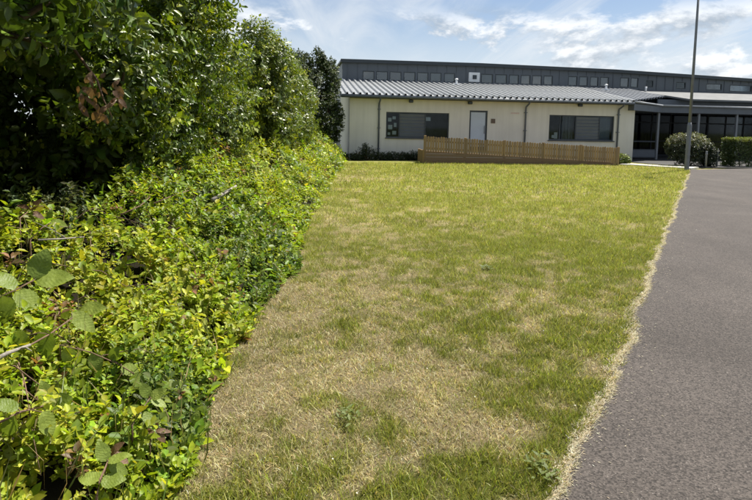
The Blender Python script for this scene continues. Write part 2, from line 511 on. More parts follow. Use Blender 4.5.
# ------------------------------------------------------------------ the setting
tag(MB().prism([(-600, -600), (600, -600), (600, 900), (-600, 900)], -0.5, -0.06).build('ground', M['ground']), kind='structure')
gy = np.concatenate((np.arange(-3, 8, 0.08), np.arange(8, 34, 0.2)))
gx = np.concatenate((np.arange(-6, -2, 0.2), np.arange(-2, 4, 0.08), np.arange(4, 22, 0.2)))
X, Y = np.meshgrid(gx, gy)
Z = (vnoise(X, Y, 0.7, 2, 3)-0.5)*0.05 + (vnoise(X, Y, 4.0, 3, 2)-0.5)*0.012
Z = np.where(X > path_edge(Y)-0.02, -0.035, Z*sstep(0.0, 0.5, path_edge(Y)-X) - 0.004)
V = np.stack([X, Y, Z], -1).reshape(-1, 3)
ny, nx = X.shape
idx = np.arange(nx*ny).reshape(ny, nx)
q = np.stack([idx[:-1, :-1], idx[:-1, 1:], idx[1:, 1:], idx[1:, :-1]], -1).reshape(-1, 4)
me = np_mesh('lawn', V, q.ravel(), np.full(len(q), 4), lawn_col(V[:, 0], V[:, 1])*(0.36+0.3*sstep(4, 12, V[:, 1]))[:, None], M['lawn'], True)  # sheet darker than the blades, so the gaps between them look shaded
tag(link(bpy.data.objects.new('lawn', me)), kind='structure')

# tarmac path: its ragged left edge as measured, wide to the right, as far as the paved apron
apA, apB = ground(624, 165.2), ground(691, 169.3)
ys = np.arange(-3, EPY[-1], 0.04)
pe = path_edge(ys)
far = [ground(691, 169.6), ground(760, 168.4)]
dfar = (far[1]-far[0]).normalized()
farR = far[0] + dfar*26
nL = len(ys)
V = []; loops = []
for i, (a, b) in enumerate(zip(pe, ys)): V.append((a, b, 0.006))
for b in ys: V.append((34.0, b, 0.006))
faces = [(i, nL+i, nL+i+1, i+1) for i in range(nL-1)]
k = len(V); V += [(far[0].x, far[0].y, 0.006), (farR.x, farR.y, 0.006)]
faces.append((nL-1, 2*nL-1, k+1, k))
mb = MB(); mb.add(V, faces)
tag(mb.build('path', M['asphalt']), kind='structure')
# pale paved apron between lawn and entrance
v_ap = (apB-apA)
mb = MB()
n_ap = Vector((-v_ap.y, v_ap.x, 0)).normalized()
mb.prism([tuple((apA-v_ap.normalized()*0.2)[:2]), tuple((apB)[:2]), tuple((apB+n_ap*1.3)[:2]), tuple((apA+n_ap*0.9)[:2])], -0.04, 0.05)
tag(mb.build('pavement', M['concrete']), kind='structure')

# ------------------------------------------------------------------ classroom block
bld = tag(empty('classroom_block', O, BROT), 'single storey cream rendered classroom block with ribbed grey metal roof', 'building')
EAVE_V = -0.5
uE, w_sof = LP(400, 98.6, EAVE_V)
_, w_fas = LP(400, 95.0, EAVE_V)
HV = 6.0
uRl, w_ridge = LP(342.5, 79.6, HV)
uHl, w_hall = LP(342.5, 61.8, HV)
uRoofL = LP(342, 95, EAVE_V)[0]
uRoofR = LP(634, 103, EAVE_V)[0]
def rect(x0, y0, x1, y1, v=0.0):
    a = LP(x0, y0, v); b = LP(x1, y1, v); c = LP(x0, y1, v); d = LP(x1, y0, v)
    return ((a[0]+c[0])/2, (b[0]+d[0])/2, (b[1]+c[1])/2, (a[1]+d[1])/2)      # u0,u1,w0,w1
W1 = rect(386, 112.5, 449, 138)
W2 = rect(549, 115.5, 614, 140.5)
D1 = rect(469, 110.5, 487, 157)
D1 = (D1[0], D1[1], 0.42, D1[3])
def wall_with_openings(u0, u1, w0, w1, ops, th):
    us = sorted({u0, u1, *[o[0] for o in ops], *[o[1] for o in ops]})
    ws = sorted({w0, w1, *[o[2] for o in ops], *[o[3] for o in ops]})
    mb = MB()
    def hole(i, j):
        if i < 0 or j < 0 or i >= len(us)-1 or j >= len(ws)-1: return True
        cu = (us[i]+us[i+1])/2; cw = (ws[j]+ws[j+1])/2
        return any(o[0] < cu < o[1] and o[2] < cw < o[3] for o in ops)
    for i in range(len(us)-1):
        for j in range(len(ws)-1):
            if hole(i, j): continue
            a, b, c, d = us[i], us[i+1], ws[j], ws[j+1]
            mb.add([(a,0,c),(b,0,c),(b,0,d),(a,0,d)], [(0,1,2,3)])
            mb.add([(a,th,c),(b,th,c),(b,th,d),(a,th,d)], [(3,2,1,0)])
            if hole(i-1, j): mb.add([(a,0,c),(a,th,c),(a,th,d),(a,0,d)], [(0,1,2,3)])
            if hole(i+1, j): mb.add([(b,0,c),(b,th,c),(b,th,d),(b,0,d)], [(0,1,2,3)])
            if hole(i, j-1): mb.add([(a,0,c),(b,0,c),(b,th,c),(a,th,c)], [(0,1,2,3)])
            if hole(i, j+1): mb.add([(a,0,d),(b,0,d),(b,th,d),(a,th,d)], [(0,1,2,3)])
    return mb
slope = (w_ridge - w_fas) / (HV - EAVE_V)
def roof_w(v): return w_fas + (v-EAVE_V)*slope
mb = wall_with_openings(0, UL, -0.1, w_sof, [W1, W2, D1], 0.25)
wall = mb.build('wall', M['render'], bld)
# gable ends
def gable(u0, u1, vmax):
    m_ = MB()
    pf = [(0.252, -0.1), (vmax, -0.1), (vmax, roof_w(vmax)-0.12), (0.252, roof_w(0.252)-0.12)]
    vs = [(u0, a, b) for a, b in pf] + [(u1, a, b) for a, b in pf]
    m_.add(vs, [(0,1,2,3),(7,6,5,4),(0,4,5,1),(1,5,6,2),(2,6,7,3),(3,7,4,0)])
    return m_
gable(0.003, 0.25, HV-0.02).build('end_wall', M['render'], bld)
gable(UL-0.25, UL-0.003, HV-0.02).build('end_wall', M['render'], bld)
# dark rooms behind the openings
for (a, b, c, d) in (W1, W2, D1):
    m_ = MB(); m_.box(a-0.5, b+0.5, 1.6, 1.65, c-0.3, d+0.2); m_.box(a-0.5, b+0.5, 0.26, 1.6, c-0.36, c-0.31)
    m_.build('room_lining', M['room_mid' if (a, b) != D1[:2] else 'dark_room'], bld)
# roof: one object per sheet, with a raised rib on each
roof = MB()
roof.add([(uRoofL, EAVE_V, roof_w(EAVE_V)-0.06), (uRoofR, EAVE_V, roof_w(EAVE_V)-0.06), (uRoofR, HV, roof_w(HV)-0.06), (uRoofL, HV, roof_w(HV)-0.06),
          (uRoofL, EAVE_V, roof_w(EAVE_V)-0.014), (uRoofR, EAVE_V, roof_w(EAVE_V)-0.014), (uRoofR, HV, roof_w(HV)-0.014), (uRoofL, HV, roof_w(HV)-0.014)],
         [(0,3,2,1),(4,5,6,7),(0,1,5,4),(1,2,6,5),(2,3,7,6),(3,0,4,7)])
roof = roof.build('roof', M['roof_dark'], bld)
NP = max(30, int(round((uRoofR-uRoofL)/0.31)))
pw = (uRoofR-uRoofL)/NP
prof = [(0, 0.0), (pw*0.60, 0.0), (pw*0.64, 0.085), (pw*0.90, 0.085), (pw*0.985, 0.0)]
m_ = MB(); nn = len(prof)
va, vb = EAVE_V-0.06, HV-0.004
L0 = [(p[0], va, roof_w(va)+p[1]) for p in prof]; L1 = [(p[0], vb, roof_w(vb)+p[1]) for p in prof]
B0 = [(p[0], va, roof_w(va)+p[1]-0.012) for p in prof]; B1 = [(p[0], vb, roof_w(vb)+p[1]-0.012) for p in prof]
m_.add(L0+L1+B0+B1, [(i, i+1, nn+i+1, nn+i) for i in range(nn-1)] + [(2*nn+i, 2*nn+i+1, i+1, i) for i in range(nn-1)] + [(3*nn+i+1, 2*nn+i+1, 2*nn+i, 3*nn+i) for i in range(nn-1)])
pm = m_.mesh('roof_sheet', M['roof'])
for i in range(NP):
    o = bpy.data.objects.new('roof_sheet', pm); o.location = (uRoofL+i*pw, 0, 0); link(o, roof)
# fascia + gutter + soffit + verge
MB().box(uRoofL-0.02, uRoofR, EAVE_V+0.02, EAVE_V+0.06, w_sof, roof_w(EAVE_V)-0.065).build('fascia', M['fascia'], bld)
MB().box(uRoofL+0.02, uRoofR-0.02, EAVE_V+0.062, -0.003, w_sof+0.02, w_sof+0.05).build('soffit', M['fascia'], bld)
MB().tube([(uRoofL-0.04, EAVE_V-0.06, w_fas-0.10), (uRoofR, EAVE_V-0.06, w_fas-0.10)], 0.065, 10).build('gutter', M['fascia'], bld, True)
vg = MB(); vg.add([(uRoofL-0.06, EAVE_V-0.02, w_sof), (uRoofL-0.022, EAVE_V-0.02, w_sof), (uRoofL-0.022, HV-0.01, roof_w(HV)-0.2), (uRoofL-0.06, HV-0.01, roof_w(HV)-0.2),
   (uRoofL-0.06, EAVE_V-0.02, roof_w(EAVE_V)+0.09), (uRoofL-0.022, EAVE_V-0.02, roof_w(EAVE_V)+0.09), (uRoofL-0.022, HV-0.01, roof_w(HV)+0.09), (uRoofL-0.06, HV-0.01, roof_w(HV)+0.09)],
   [(0,3,2,1),(4,5,6,7),(0,1,5,4),(1,2,6,5),(2,3,7,6),(3,0,4,7)])
vg.build('verge_board', M['trim_pale'], bld)
# downpipes with a swan neck to the gutter
for px, py in ((378.5, 150), (524.5, 140), (617, 150)):
    u = LP(px, 130)[0]
    dp = MB().tube([(u, EAVE_V-0.02, w_fas-0.14), (u, EAVE_V+0.06, w_sof-0.08), (u, -0.10, w_sof-0.22), (u, -0.075, w_sof-0.34), (u, -0.075, 0.02)], 0.042, 10)
    dpo = dp.build('downpipe', M['fascia'], bld, True)
    for zz in (0.5, 1.5, 2.4):
        MB().box(u-0.075, u+0.075, -0.125, -0.002, zz, zz+0.03).build('bracket', M['fascia'], dpo)
# windows
def add_window(name, r, splits, kinds, parent=bld, vf=0.09):
    u0, u1, w0, w1 = r
    fr = MB(); t = 0.055
    fr.box(u0, u1, vf-0.03, vf+0.04, w0, w0+t); fr.box(u0, u1, vf-0.03, vf+0.04, w1-t, w1)
    fr.box(u0, u0+t, vf-0.03, vf+0.04, w0+t, w1-t); fr.box(u1-t, u1, vf-0.03, vf+0.04, w0+t, w1-t)
    f = fr.build(name, M['frame'], parent)
    MB().box(u0-0.04, u1+0.04, -0.07, vf-0.035, w0-0.045, w0-0.003).build('sill', M['frame'], f)
    sp = [u0+t] + [u0+(u1-u0)*s for s in splits] + [u1-t]
    for s in sp[1:-1]:
        MB().box(s-0.03, s+0.03, vf-0.028, vf+0.038, w0+t, w1-t).build('mullion', M['frame'], f)
    for i, kd in enumerate(kinds):
        a = sp[i] + (0.03 if i else 0); b = sp[i+1] - (0.03 if i < len(kinds)-1 else 0)
        c, d = w0+t, w1-t
        if kd == 'panel':
            nb = 7
            for j in range(nb):
                z0 = c + (d-c)*j/nb; z1 = c+(d-c)*(j+1)/nb
                MB().add([(a, vf+0.012, z0), (b, vf+0.012, z0), (b, vf-0.030, z1-0.03), (a, vf-0.030, z1-0.03), (a, vf+0.012, z1), (b, vf+0.012, z1)],
                         [(0,1,2,3),(3,2,5,4)]).build('louvre', M['panel'], f)
            MB().box(a, b, vf+0.014, vf+0.03, c, d).build('backing', M['frame'], f)
            continue
        MB().box(a, b, vf, vf+0.012, c, d).build('pane', M['glass'], f)
        if kd == 'blind':
            nb = 16
            bl = MB()
            for j in range(nb):
                z0 = c + (d-c)*j/nb
                bl.box(a+0.02, b-0.02, vf+0.16, vf+0.18, z0, z0+(d-c)/nb*0.80)
            bl.build('blind', M['blind'], f)
        elif kd == 'curtain':
            bl = MB(); nb = 9
            for j in range(nb):
                x0 = a+(b-a)*j/nb
                bl.box(x0, x0+(b-a)/nb*0.85, vf+0.2+0.03*(j % 2), vf+0.22+0.03*(j % 2), c, d)
            bl.build('curtain', M['room_mid'], f)
        elif kd == 'papers':
            for (fx, fz, pw_, ph_) in ((0.25, 0.72, .22, .18), (0.62, 0.80, .2, .14), (0.3, 0.4, .26, .22), (0.72, 0.5, .16, .2), (0.65, 0.16, .24, .18), (0.2, 0.12, .16, .12)):
                cx = a+(b-a)*fx; cz = c+(d-c)*fz
                m2 = MB().box(cx-pw_*0.4, cx+pw_*0.4, vf+0.02, vf+0.023, cz-ph_*0.5, cz+ph_*0.5)
                o = m2.build('paper', M['paper'], f)
        elif kd == 'oneleft':
            MB().box(a+0.02, a+0.25, vf+0.02, vf+0.023, d-0.34, d-0.16).build('paper', M['paper'], f)
        elif kd == 'figure':
            MB().box(a+(b-a)*0.55, a+(b-a)*0.9, vf+0.02, vf+0.023, c+0.02, c+0.34).build('paper', M['paper'], f)
            MB().box(a+(b-a)*0.30, a+(b-a)*0.55, vf+0.02, vf+0.023, c+0.05, c+0.20).build('paper', M['paper'], f)
    return f
add_window('window', W1, (0.21, 0.62), ('papers', 'panel', 'oneleft'))
add_window('window', W2, (0.17, 0.415, 0.78), ('figure', 'curtain', 'panel', 'blind'))
# door, its pane painted pale to imitate a bright reflection
u0, u1, w0, w1 = D1
fr = MB(); t = 0.085
fr.box(u0, u1, 0.05, 0.12, w1-t, w1); fr.box(u0, u0+t, 0.05, 0.12, w0, w1-t); fr.box(u1-t, u1, 0.05, 0.12, w0, w1-t); fr.box(u0+t, u1-t, 0.05, 0.12, w0, w0+0.25)
dr = fr.build('door', M['frame'], bld)
MB().box(u0+t, u1-t, 0.07, 0.085, w0+0.25, w1-t).build('pane', M['pane_reflect'], dr)
MB().tube([(u1-t-0.06, 0.02, w0+0.9), (u1-t-0.06, 0.02, w0+1.3)], 0.014, 8).build('handle', M['galv'], dr, True)
# wall lights under the eaves, notice plates
for px, py in ((411, 101.6), (470, 103.2), (580, 105.6)):
    u, w = LP(px, py, -0.12)
    lo = MB().bbox(u-0.10, u+0.10, -0.24, -0.06, w-0.05, w+0.09, 0.02).build('wall_light', M['frame'], bld)
    MB().box(u-0.02, u+0.02, -0.06, -0.002, w, w+0.05).build('arm', M['frame'], lo)
u, w = LP(493, 121)
pl = MB().bbox(u-0.11, u+0.11, -0.03, -0.002, w-0.11, w+0.11, 0.006).build('wall_plate', M['brown_sign'], bld)
u, w = LP(515, 113.2)
MB().box(u-0.22, u+0.22, -0.012, -0.002, w-0.035, w+0.035).build('wall_plate', M['pink_sign'], bld)
# roof vents
for px, py, v in ((456.5, 82.5, 4.8), (606, 91, 4.2)):
    u = LP(px, py, v)[0]; w = roof_w(v)
    ve = MB().tube([(u, v, w-0.03), (u, v, w+0.32)], 0.06, 10).build('vent_pipe', M['white'], bld, True)
    MB().box(u-0.16, u+0.16, v-0.16, v+0.16, w+0.03, w+0.11).build('flashing', M['white'], ve)
    MB().tube([(u, v, w+0.325), (u, v, w+0.36), (u, v, w+0.40)], [0.11, 0.10, 0.03], 10).build('cowl', M['white'], ve, True)

# ------------------------------------------------------------------ hall behind
hall = tag(empty('school_hall', LW(0, HV), BROT), 'long dark grey clad hall with a row of clerestory windows behind the ribbed roof', 'building')
HL = 46.0
def HR(x0, y0, x1, y1):
    return rect(x0, y0, x1, y1, HV)
cl = []
for a, b in ((362.5,374.5),(376,388),(389.5,401.5),(403.5,415.5),(417,428.5),(430,441.5),(444,455),(481,493),(495,507),(509,519),(520.5,530.5),(532,542),(543.5,553),(568,577.5),(579,588),(590,598.5),(600,609),(620,629),(630.5,638.5)):
    yy = 0.0285*(a-362)
    cl.append((a, 70.8+yy*0.9, b, 80.0+yy))
dk = [(646, 80.2, 653.5, 87.3), (676, 82, 686, 89), (706, 83.6, 722, 90.3), (729.5, 85, 752, 92), (760, 87.2, 778, 94), (785, 89, 800, 95.5)]
ops = [HR(*c) for c in cl]; ops2 = [HR(*c) for c in dk]
# one common sill and head height for the ribbon
sill = min(o[2] for o in ops); head = max(o[3] for o in ops)
sill2 = sum(o[2] for o in ops2[:4])/4; head2 = sum(o[3] for o in ops2[:4])/4
HT = [LP(p, q_, HV) for p, q_ in ((342.5, 61.8), (480, 66.0), (614.5, 72.2), (752, 81.4))]
HT.append((HL, HT[-1][1]-0.25))
def hall_top(u): return float(np.interp(u, [h_[0] for h_ in HT], [h_[1] for h_ in HT]))
mb = MB()
for (a, za), (b, zb) in zip(HT[:-1], HT[1:]):
    seg = [o for o in ops+ops2 if a < (o[0]+o[1])/2 < b]
    wf = max([o[3] for o in seg]+[sill]) + 0.03
    part = wall_with_openings(a, b, 0.0, wf, seg, 0.2)
    mb.add(part.v, part.f)
    mb.add([(a,0,wf),(b,0,wf),(b,0,zb),(a,0,za),(a,.2,wf),(b,.2,wf),(b,.2,zb),(a,.2,za)], [(0,1,2,3),(7,6,5,4),(3,2,6,7)])
mb.build('wall', M['clad'], hall)
MB().box(uHl+0.003, uHl+0.2, 0.203, 11.0, 0.0, w_hall-0.01).build('end_wall', M['clad'], hall)
MB().box(uHl+0.2, HL, 2.5, 2.6, 3.0, hall_top(HL)-0.1).build('room_lining', M['room_mid'], hall)
MB().box(uHl+0.2, HL, 0.21, 2.5, sill-0.6, sill-0.5).build('floor_lining', M['room_mid'], hall)
rf = MB(); re_ = MB()
ext = [(uHl-0.12, HT[0][1])] + HT[1:]
for mbx, y0, y1, z0, z1 in ((rf, -0.22, 11.2, 0.003, 0.12), (re_, -0.25, -0.223, -0.04, 0.15)):
    vs = []
    for (a, za) in ext: vs += [(a, y0, za+z0), (a, y1, za+z0), (a, y1, za+z1), (a, y0, za+z1)]
    n_ = len(ext)
    mbx.add(vs, [(4*i+k, 4*i+(k+1) % 4, 4*i+4+(k+1) % 4, 4*i+4+k) for i in range(n_-1) for k in range(4)] + [(0,1,2,3), tuple(4*(n_-1)+k for k in (3,2,1,0))])
rf.build('roof', M['fascia'], hall); re_.build('roof_edge', M['frame'], hall)
# standing seams of the cladding
uu = uHl+0.3
while uu < HL-0.3:
    hit = [o for o in ops+ops2 if o[0]-0.06 < uu < o[1]+0.06]
    spans = [(w_ridge-0.6, hit[0][2]-0.05), (hit[0][3]+0.05, hall_top(uu)-0.05)] if hit else [(w_ridge-0.6, hall_top(uu)-0.05)]
    for a, b in spans:
        if b > a: MB().box(uu-0.012, uu+0.012, -0.03, -0.002, a, b).build('seam', M['clad'], hall)
    uu += 0.6
for i, o in enumerate(ops+ops2):
    u0, u1, w0, w1 = o; t = 0.05
    f = MB()
    f.box(u0, u1, 0.0, 0.07, w0, w0+t); f.box(u0, u1, 0.0, 0.07, w1-t, w1); f.box(u0, u0+t, 0.0, 0.07, w0+t, w1-t); f.box(u1-t, u1, 0.0, 0.07, w0+t, w1-t)
    fo = f.build('window', M['frame'], hall)
    MB().box(u0+t, u1-t, 0.03, 0.042, w0+t, w1-t).build('pane', M['glass_hall'] if i < len(ops) else M['glass'], fo)
    MB().box(u0+t, u1-t, 0.10, 0.11, w0+t, w1-t).build('blind', M['hall_blind' if i < len(ops) else 'dark_room'], fo)  # right-hand windows: a dark sheet standing in for the unlit room, no blind
# white louvred ventilator
u0, u1, w0, w1 = HR(468.2, 72.6, 479, 82.2)
lv = MB().bbox(u0, u1, -0.16, -0.003, w0, w1, 0.015).build('ventilator', M['white'], hall)
MB().bbox(u0+(u1-u0)*0.33, u1-(u1-u0)*0.30, -0.20, -0.155, w0+(w1-w0)*0.3, w1-(w1-w0)*0.28, 0.01).build('fan_grille', M['frame'], lv)

# ------------------------------------------------------------------ entrance wing to the right
ent = tag(empty('entrance_canopy', LW(UL, 0), BROT), 'dark entrance veranda with grey canopy roof on slim steel posts', 'building')
def EL(px, py, v):
    u, w = LP(px, py, v); return (u-UL, w)
CV = 1.6
c1u, c_top = EL(662, 105.6, CV)
c_bot = EL(662, 113, CV)[1]
c0u = uRoofR - UL
far_u = 24.0
slabp = [(c0u+0.01, EAVE_V-0.02), (c1u, CV), (far_u, CV), (far_u, 5.9), (c0u+0.01, 5.9)]
MB().prism([(x, y, 0) for x, y in slabp], c_bot+0.03, c_top-0.05).build('canopy', M['fascia'], ent)
# pale gutter edge of the canopy
ge = MB()
pts = [Vector((c0u+0.02, EAVE_V-0.08, w_fas-0.02)), Vector((c1u-0.02, CV-0.08, c_top)), Vector((far_u, CV-0.08, c_top))]
for a, b in ((0, 1), (1, 2)):
    ge.tube([pts[a], pts[b]], 0.055, 8)
ge.build('gutter', M['trim_pale'], ent, True)
for px in (657, 697, 735, 775):
    u = EL(px, 140, CV+0.15)[0]
    MB().bbox(u-0.06, u+0.06, CV+0.09, CV+0.21, 0.0, c_bot+0.028, 0.008).build('post', M['post_paint'], ent)
# glazed back wall: frames and panes
GV = 4.4
uu = 0.3
while uu < far_u-1:
    fo = MB(); b = uu+1.25
    fo.box(uu, uu+0.07, GV, GV+0.09, 0.05, c_bot+0.028); fo.box(uu+0.07, b, GV, GV+0.09, 0.05, 0.2); fo.box(uu+0.07, b, GV, GV+0.09, 2.1, 2.17); fo.box(uu+0.07, b, GV, GV+0.09, 1.0, 1.05)
    f = fo.build('glazing_frame', M['dark_room'], ent)
    MB().box(uu+0.07, b, GV+0.03, GV+0.042, 0.2, c_bot).build('pane', M['glass_dim'], f)
    uu = b
MB().box(0.0, far_u, 5.6, 5.7, 0, c_bot+0.02).build('back_wall', M['dark_room'], ent)
MB().box(0.05, far_u, -0.4, 5.6, -0.05, 0.03).build('floor', M['floor_dark'], ent)
mb = MB(); a_, b_, c_, d_ = LW(UL-0.6, -0.03), LW(UL+far_u, -0.45), LW(UL+far_u, -4.6), LW(UL+0.2, -4.0)
mb.prism([tuple(p_[:2]) for p_ in (d_, c_, b_, a_)], -0.05, 0.026)
tag(mb.build('forecourt', M['floor_dark']), kind='structure')
# low wall panel and rails between wall and first post
p1 = EL(657, 140, CV+0.15)[0]
for zz in (0.12, 0.55, 1.0):
    MB().box(0.02, p1-0.062, CV+0.12, CV+0.16, zz, zz+0.05).build('rail', M['frame'], ent)
MB().box(0.02, p1-0.062, CV+0.13, CV+0.15, 0.17, 0.55).build('infill_panel', M['fascia'], ent)
# clerestory strip and upper roof
u_tip, w_tip = EL(624.6, 89.2, HV-0.05)
# the ribbed roof runs on a little way over the set-back front
k_ = 0
ub = c0u
while ub + pw < u_tip - 0.1:
    v0 = EAVE_V + (CV-EAVE_V)*min(1.0, (ub-c0u)/max(0.1, c1u-c0u)) + 0.25
    vend = HV-0.06 if ub < u_tip-0.4 else HV-0.06-(ub-u_tip+0.4)*2.2
    m_ = MB()
    L0 = [(ub+p[0], v0, roof_w(v0)+p[1]-0.03) for p in prof]; L1 = [(ub+p[0], vend, roof_w(vend)+p[1]-0.03) for p in prof]
    B0 = [(x, y, z-0.012) for x, y, z in L0]; B1 = [(x, y, z-0.012) for x, y, z in L1]
    m_.add(L0+L1+B0+B1, [(i, i+1, nn+i+1, nn+i) for i in range(nn-1)] + [(2*nn+i, 2*nn+i+1, i+1, i) for i in range(nn-1)] + [(3*nn+i+1, 2*nn+i+1, 2*nn+i, 3*nn+i) for i in range(nn-1)])
    m_.build('roof_sheet', M['roof_dark'], ent)  # darker colour than the main sheets, standing in for shade on them
    ub += pw
print('EXT', c0u, c1u, u_tip)
u_fc, w_fc = EL(690, 99.0, 2.6)
w_fr = w_fc
up = MB()
top = [(u_tip, HV-0.05, w_tip), (u_fc, 2.6, w_fc), (far_u, 2.6, w_fr), (far_u, HV-0.05, w_tip)]
up.prism(top, -0.10, 0.0)
up.build('upper_roof', M['upper_roof'], ent)
MB().box(u_fc-1.5, far_u, 3.3, 3.4, c_top-0.05, w_fc-0.02).build('upper_wall', M['clad'], ent)
for px, py in ((646, 88.5),):
    u, w = EL(px, py, 5.2)
    wv = w_tip - (HV-0.05-5.2)*(w_tip-w_fc)/(HV-0.05-2.6)
    MB().tube([(u, 5.2, wv-0.02), (u, 5.2, wv+0.30)], 0.06, 10).build('vent_pipe', M['white'], ent, True)

# ------------------------------------------------------------------ timber ramp fence
FA, FB = ground(424, 163.4), ground(619, 165.4)
fd = FB-FA; FL = fd.length; FROT = math.atan2(fd.y, fd.x)
fe = tag(empty('ramp_fence', FA, FROT), 'low brown timber paling fence along the ramp below the cream wall', 'fence')
fdn = fd.normalized(); fnn = Vector((-fdn.y, fdn.x, 0))
def FH(px, py):
    d = ray(px, py); c = Vector((0, 0, CAMZ))
    t = (FA-c).dot(fnn)/d.dot(fnn)
    return (c+d*t).z
hL, hR = FH(424, 136.0), FH(618, 147.6)
kL, kR = FH(424, 151.0), FH(618, 163.0)
kR = max(kR, 0.06)
def topz(s): return hL+(hR-hL)*s/FL
def deckz(s): return kL+(kR-kL)*s/FL
pwid = 0.094; pit = 0.117
npal = int(FL/pit)
def paling_mesh(h):
    return MB().add([(0,0,0),(pwid,0,0),(pwid,0.02,0),(0,0.02,0),(0,0,h-0.03),(pwid,0,h-0.03),(pwid,0.02,h-0.03),(0,0.02,h-0.03),(pwid*0.5,0,h),(pwid*0.5,0.02,h)],
        [(0,3,2,1),(0,1,5,8,4),(2,3,7,9,6),(1,2,6,5),(3,0,4,7),(4,8,9,7),(8,5,6,9)]).mesh('paling', M['paling'])
for i in range(npal):
    s = i*pit
    if i % 6 == 0: pm_ = paling_mesh(topz(s)-deckz(s)+0.05)
    o = bpy.data.objects.new('paling', pm_)
    o.location = (s, -0.022+random.uniform(-.004, .004), deckz(s)-0.05+random.uniform(-.014, .014))
    o.rotation_euler = (0, random.uniform(-.012, .012), 0)
    link(o, fe)
for s in np.linspace(0.03, FL-0.05, 6):
    MB().bbox(s-0.05, s+0.05, 0.0, 0.10, -0.05, topz(s)+0.03, 0.008).build('post', M['paling'], fe)
for dzz in (0.10, 0.42):
    r_ = MB(); r_.add([(0,0.001,deckz(0)+dzz),(FL,0.001,deckz(FL)+dzz),(FL,0.04,deckz(FL)+dzz),(0,0.04,deckz(0)+dzz),(0,0.001,deckz(0)+dzz+.08),(FL,0.001,deckz(FL)+dzz+.08),(FL,0.04,deckz(FL)+dzz+.08),(0,0.04,deckz(0)+dzz+.08)],
        [(0,3,2,1),(4,5,6,7),(0,1,5,4),(1,2,6,5),(2,3,7,6),(3,0,4,7)])
    r_.build('rail', M['paling'], fe)
# skirting planks under the deck (each tapers out where the ramp meets the ground)
zz = 0.0
while zz < kL:
    z1 = zz+0.135
    s_end = FL*(kL-zz)/(kL-kR) if kL > kR else FL
    s_end = min(s_end, FL)
    s_top = min(FL, FL*(kL-z1)/(kL-kR))
    s_top = max(s_top, 0.0)
    z1e = min(z1, kL)
    MB().add([(0,-0.03,zz),(s_end,-0.03,zz),(max(s_top,0.02),-0.03,z1e),(0,-0.03,z1e),(0,-0.002,zz),(s_end,-0.002,zz),(max(s_top,0.02),-0.002,z1e),(0,-0.002,z1e)],
             [(0,1,2,3),(7,6,5,4),(0,4,5,1),(1,5,6,2),(2,6,7,3),(3,7,4,0)]).build('skirting_plank', M['skirt'], fe)
    zz += 0.147
# ramp deck and the return of the fence at its upper end
gap = 1.2
MB().add([(0,0.102,kL-0.05),(FL,0.102,kR-0.05),(FL,gap,kR-0.05),(0,gap,kL-0.05),(0,0.102,kL),(FL,0.102,kR),(FL,gap,kR),(0,gap,kL)],
         [(0,3,2,1),(4,5,6,7),(0,1,5,4),(1,2,6,5),(2,3,7,6),(3,0,4,7)]).build('deck', M['skirt'], fe)
rm = paling_mesh(kL+0.04)
for i in range(int(gap/pit)):
    o = bpy.data.objects.new('paling', rm); o.location = (-0.024, 0.02+i*pit, 0.02+random.uniform(-.012, .012)); o.rotation_euler = (0, 0, R(90)); link(o, fe)
for i in range(1):
    MB().box(-0.022, 0.02, 0.102, gap, 0.1+0.4*i, 0.18+0.4*i).build('rail', M['paling'], fe)

# ------------------------------------------------------------------ lamp column
lp = ground(686.5, 170.2)
lamp = tag(empty('lamp_post', lp), 'tall slim grey steel lamp post at the corner of lawn and path', 'lamp post')
MB().tube([(0,0,-0.1),(0,0,0.02),(0,0,1.85),(0,0,2.0)], [0.092,0.092,0.09,0.062], 16).build('base_column', M['galv'], lamp, True)
MB().tube([(0,0,2.0),(0,0,8.0)], [0.060,0.042], 14).build('shaft', M['galv'], lamp, True)
MB().bbox(-0.05, 0.05, -0.098, -0.088, 0.5, 1.1, 0.004).build('access_door', M['galv'], lamp)
hd = MB(); hd.tube([(0,0,8.0),(0.1,-0.15,8.15),(0.3,-0.45,8.22)], 0.03, 8); hd.bbox(0.2, 0.5, -0.85, -0.4, 8.17, 8.29, 0.03)
hd.build('lantern', M['galv'], lamp)

# ------------------------------------------------------------------ foliage tools
def leaf_mesh(name, P, D, N, L, Wd, col, mat, simple=False, droop=0.18, fold=0.16):
    """one small folded leaf per row: P base, D along, N face normal"""
    D = unit(D); Sd = unit(np.cross(N, D)); N = np.cross(D, Sd)
    L = L[:, None]; Wd = Wd[:, None]
    if simple:
        a = P; b = P + D*L*0.45 + Sd*Wd*0.5; c = P + D*L - N*L*droop; d = P + D*L*0.45 - Sd*Wd*0.5
        V = np.stack([a, b, c, d], 1).reshape(-1, 3)
        q = (np.arange(len(P))[:, None]*4 + np.array([0, 3, 2, 1])).ravel()
        C = np.repeat(col, 4, 0)
        return np_mesh(name, V, q, np.full(len(P), 4), C, mat)
    fo = N*Wd*fold
    a = P; t = P + D*L - N*L*droop
    l1 = P + D*L*0.30 + Sd*Wd*0.46 + fo; l2 = P + D*L*0.66 + Sd*Wd*0.40 + fo - N*L*droop*0.35
    r1 = P + D*L*0.30 - Sd*Wd*0.46 + fo; r2 = P + D*L*0.66 - Sd*Wd*0.40 + fo - N*L*droop*0.35
    V = np.stack([a, l1, l2, t, r2, r1], 1).reshape(-1, 3)
    q = (np.arange(len(P))[:, None]*6 + np.array([0, 5, 4, 3, 0, 3, 2, 1])).ravel()
    C = np.repeat(col, 6, 0)
    return np_mesh(name, V, q, np.full(len(P)*2, 4), C, mat)

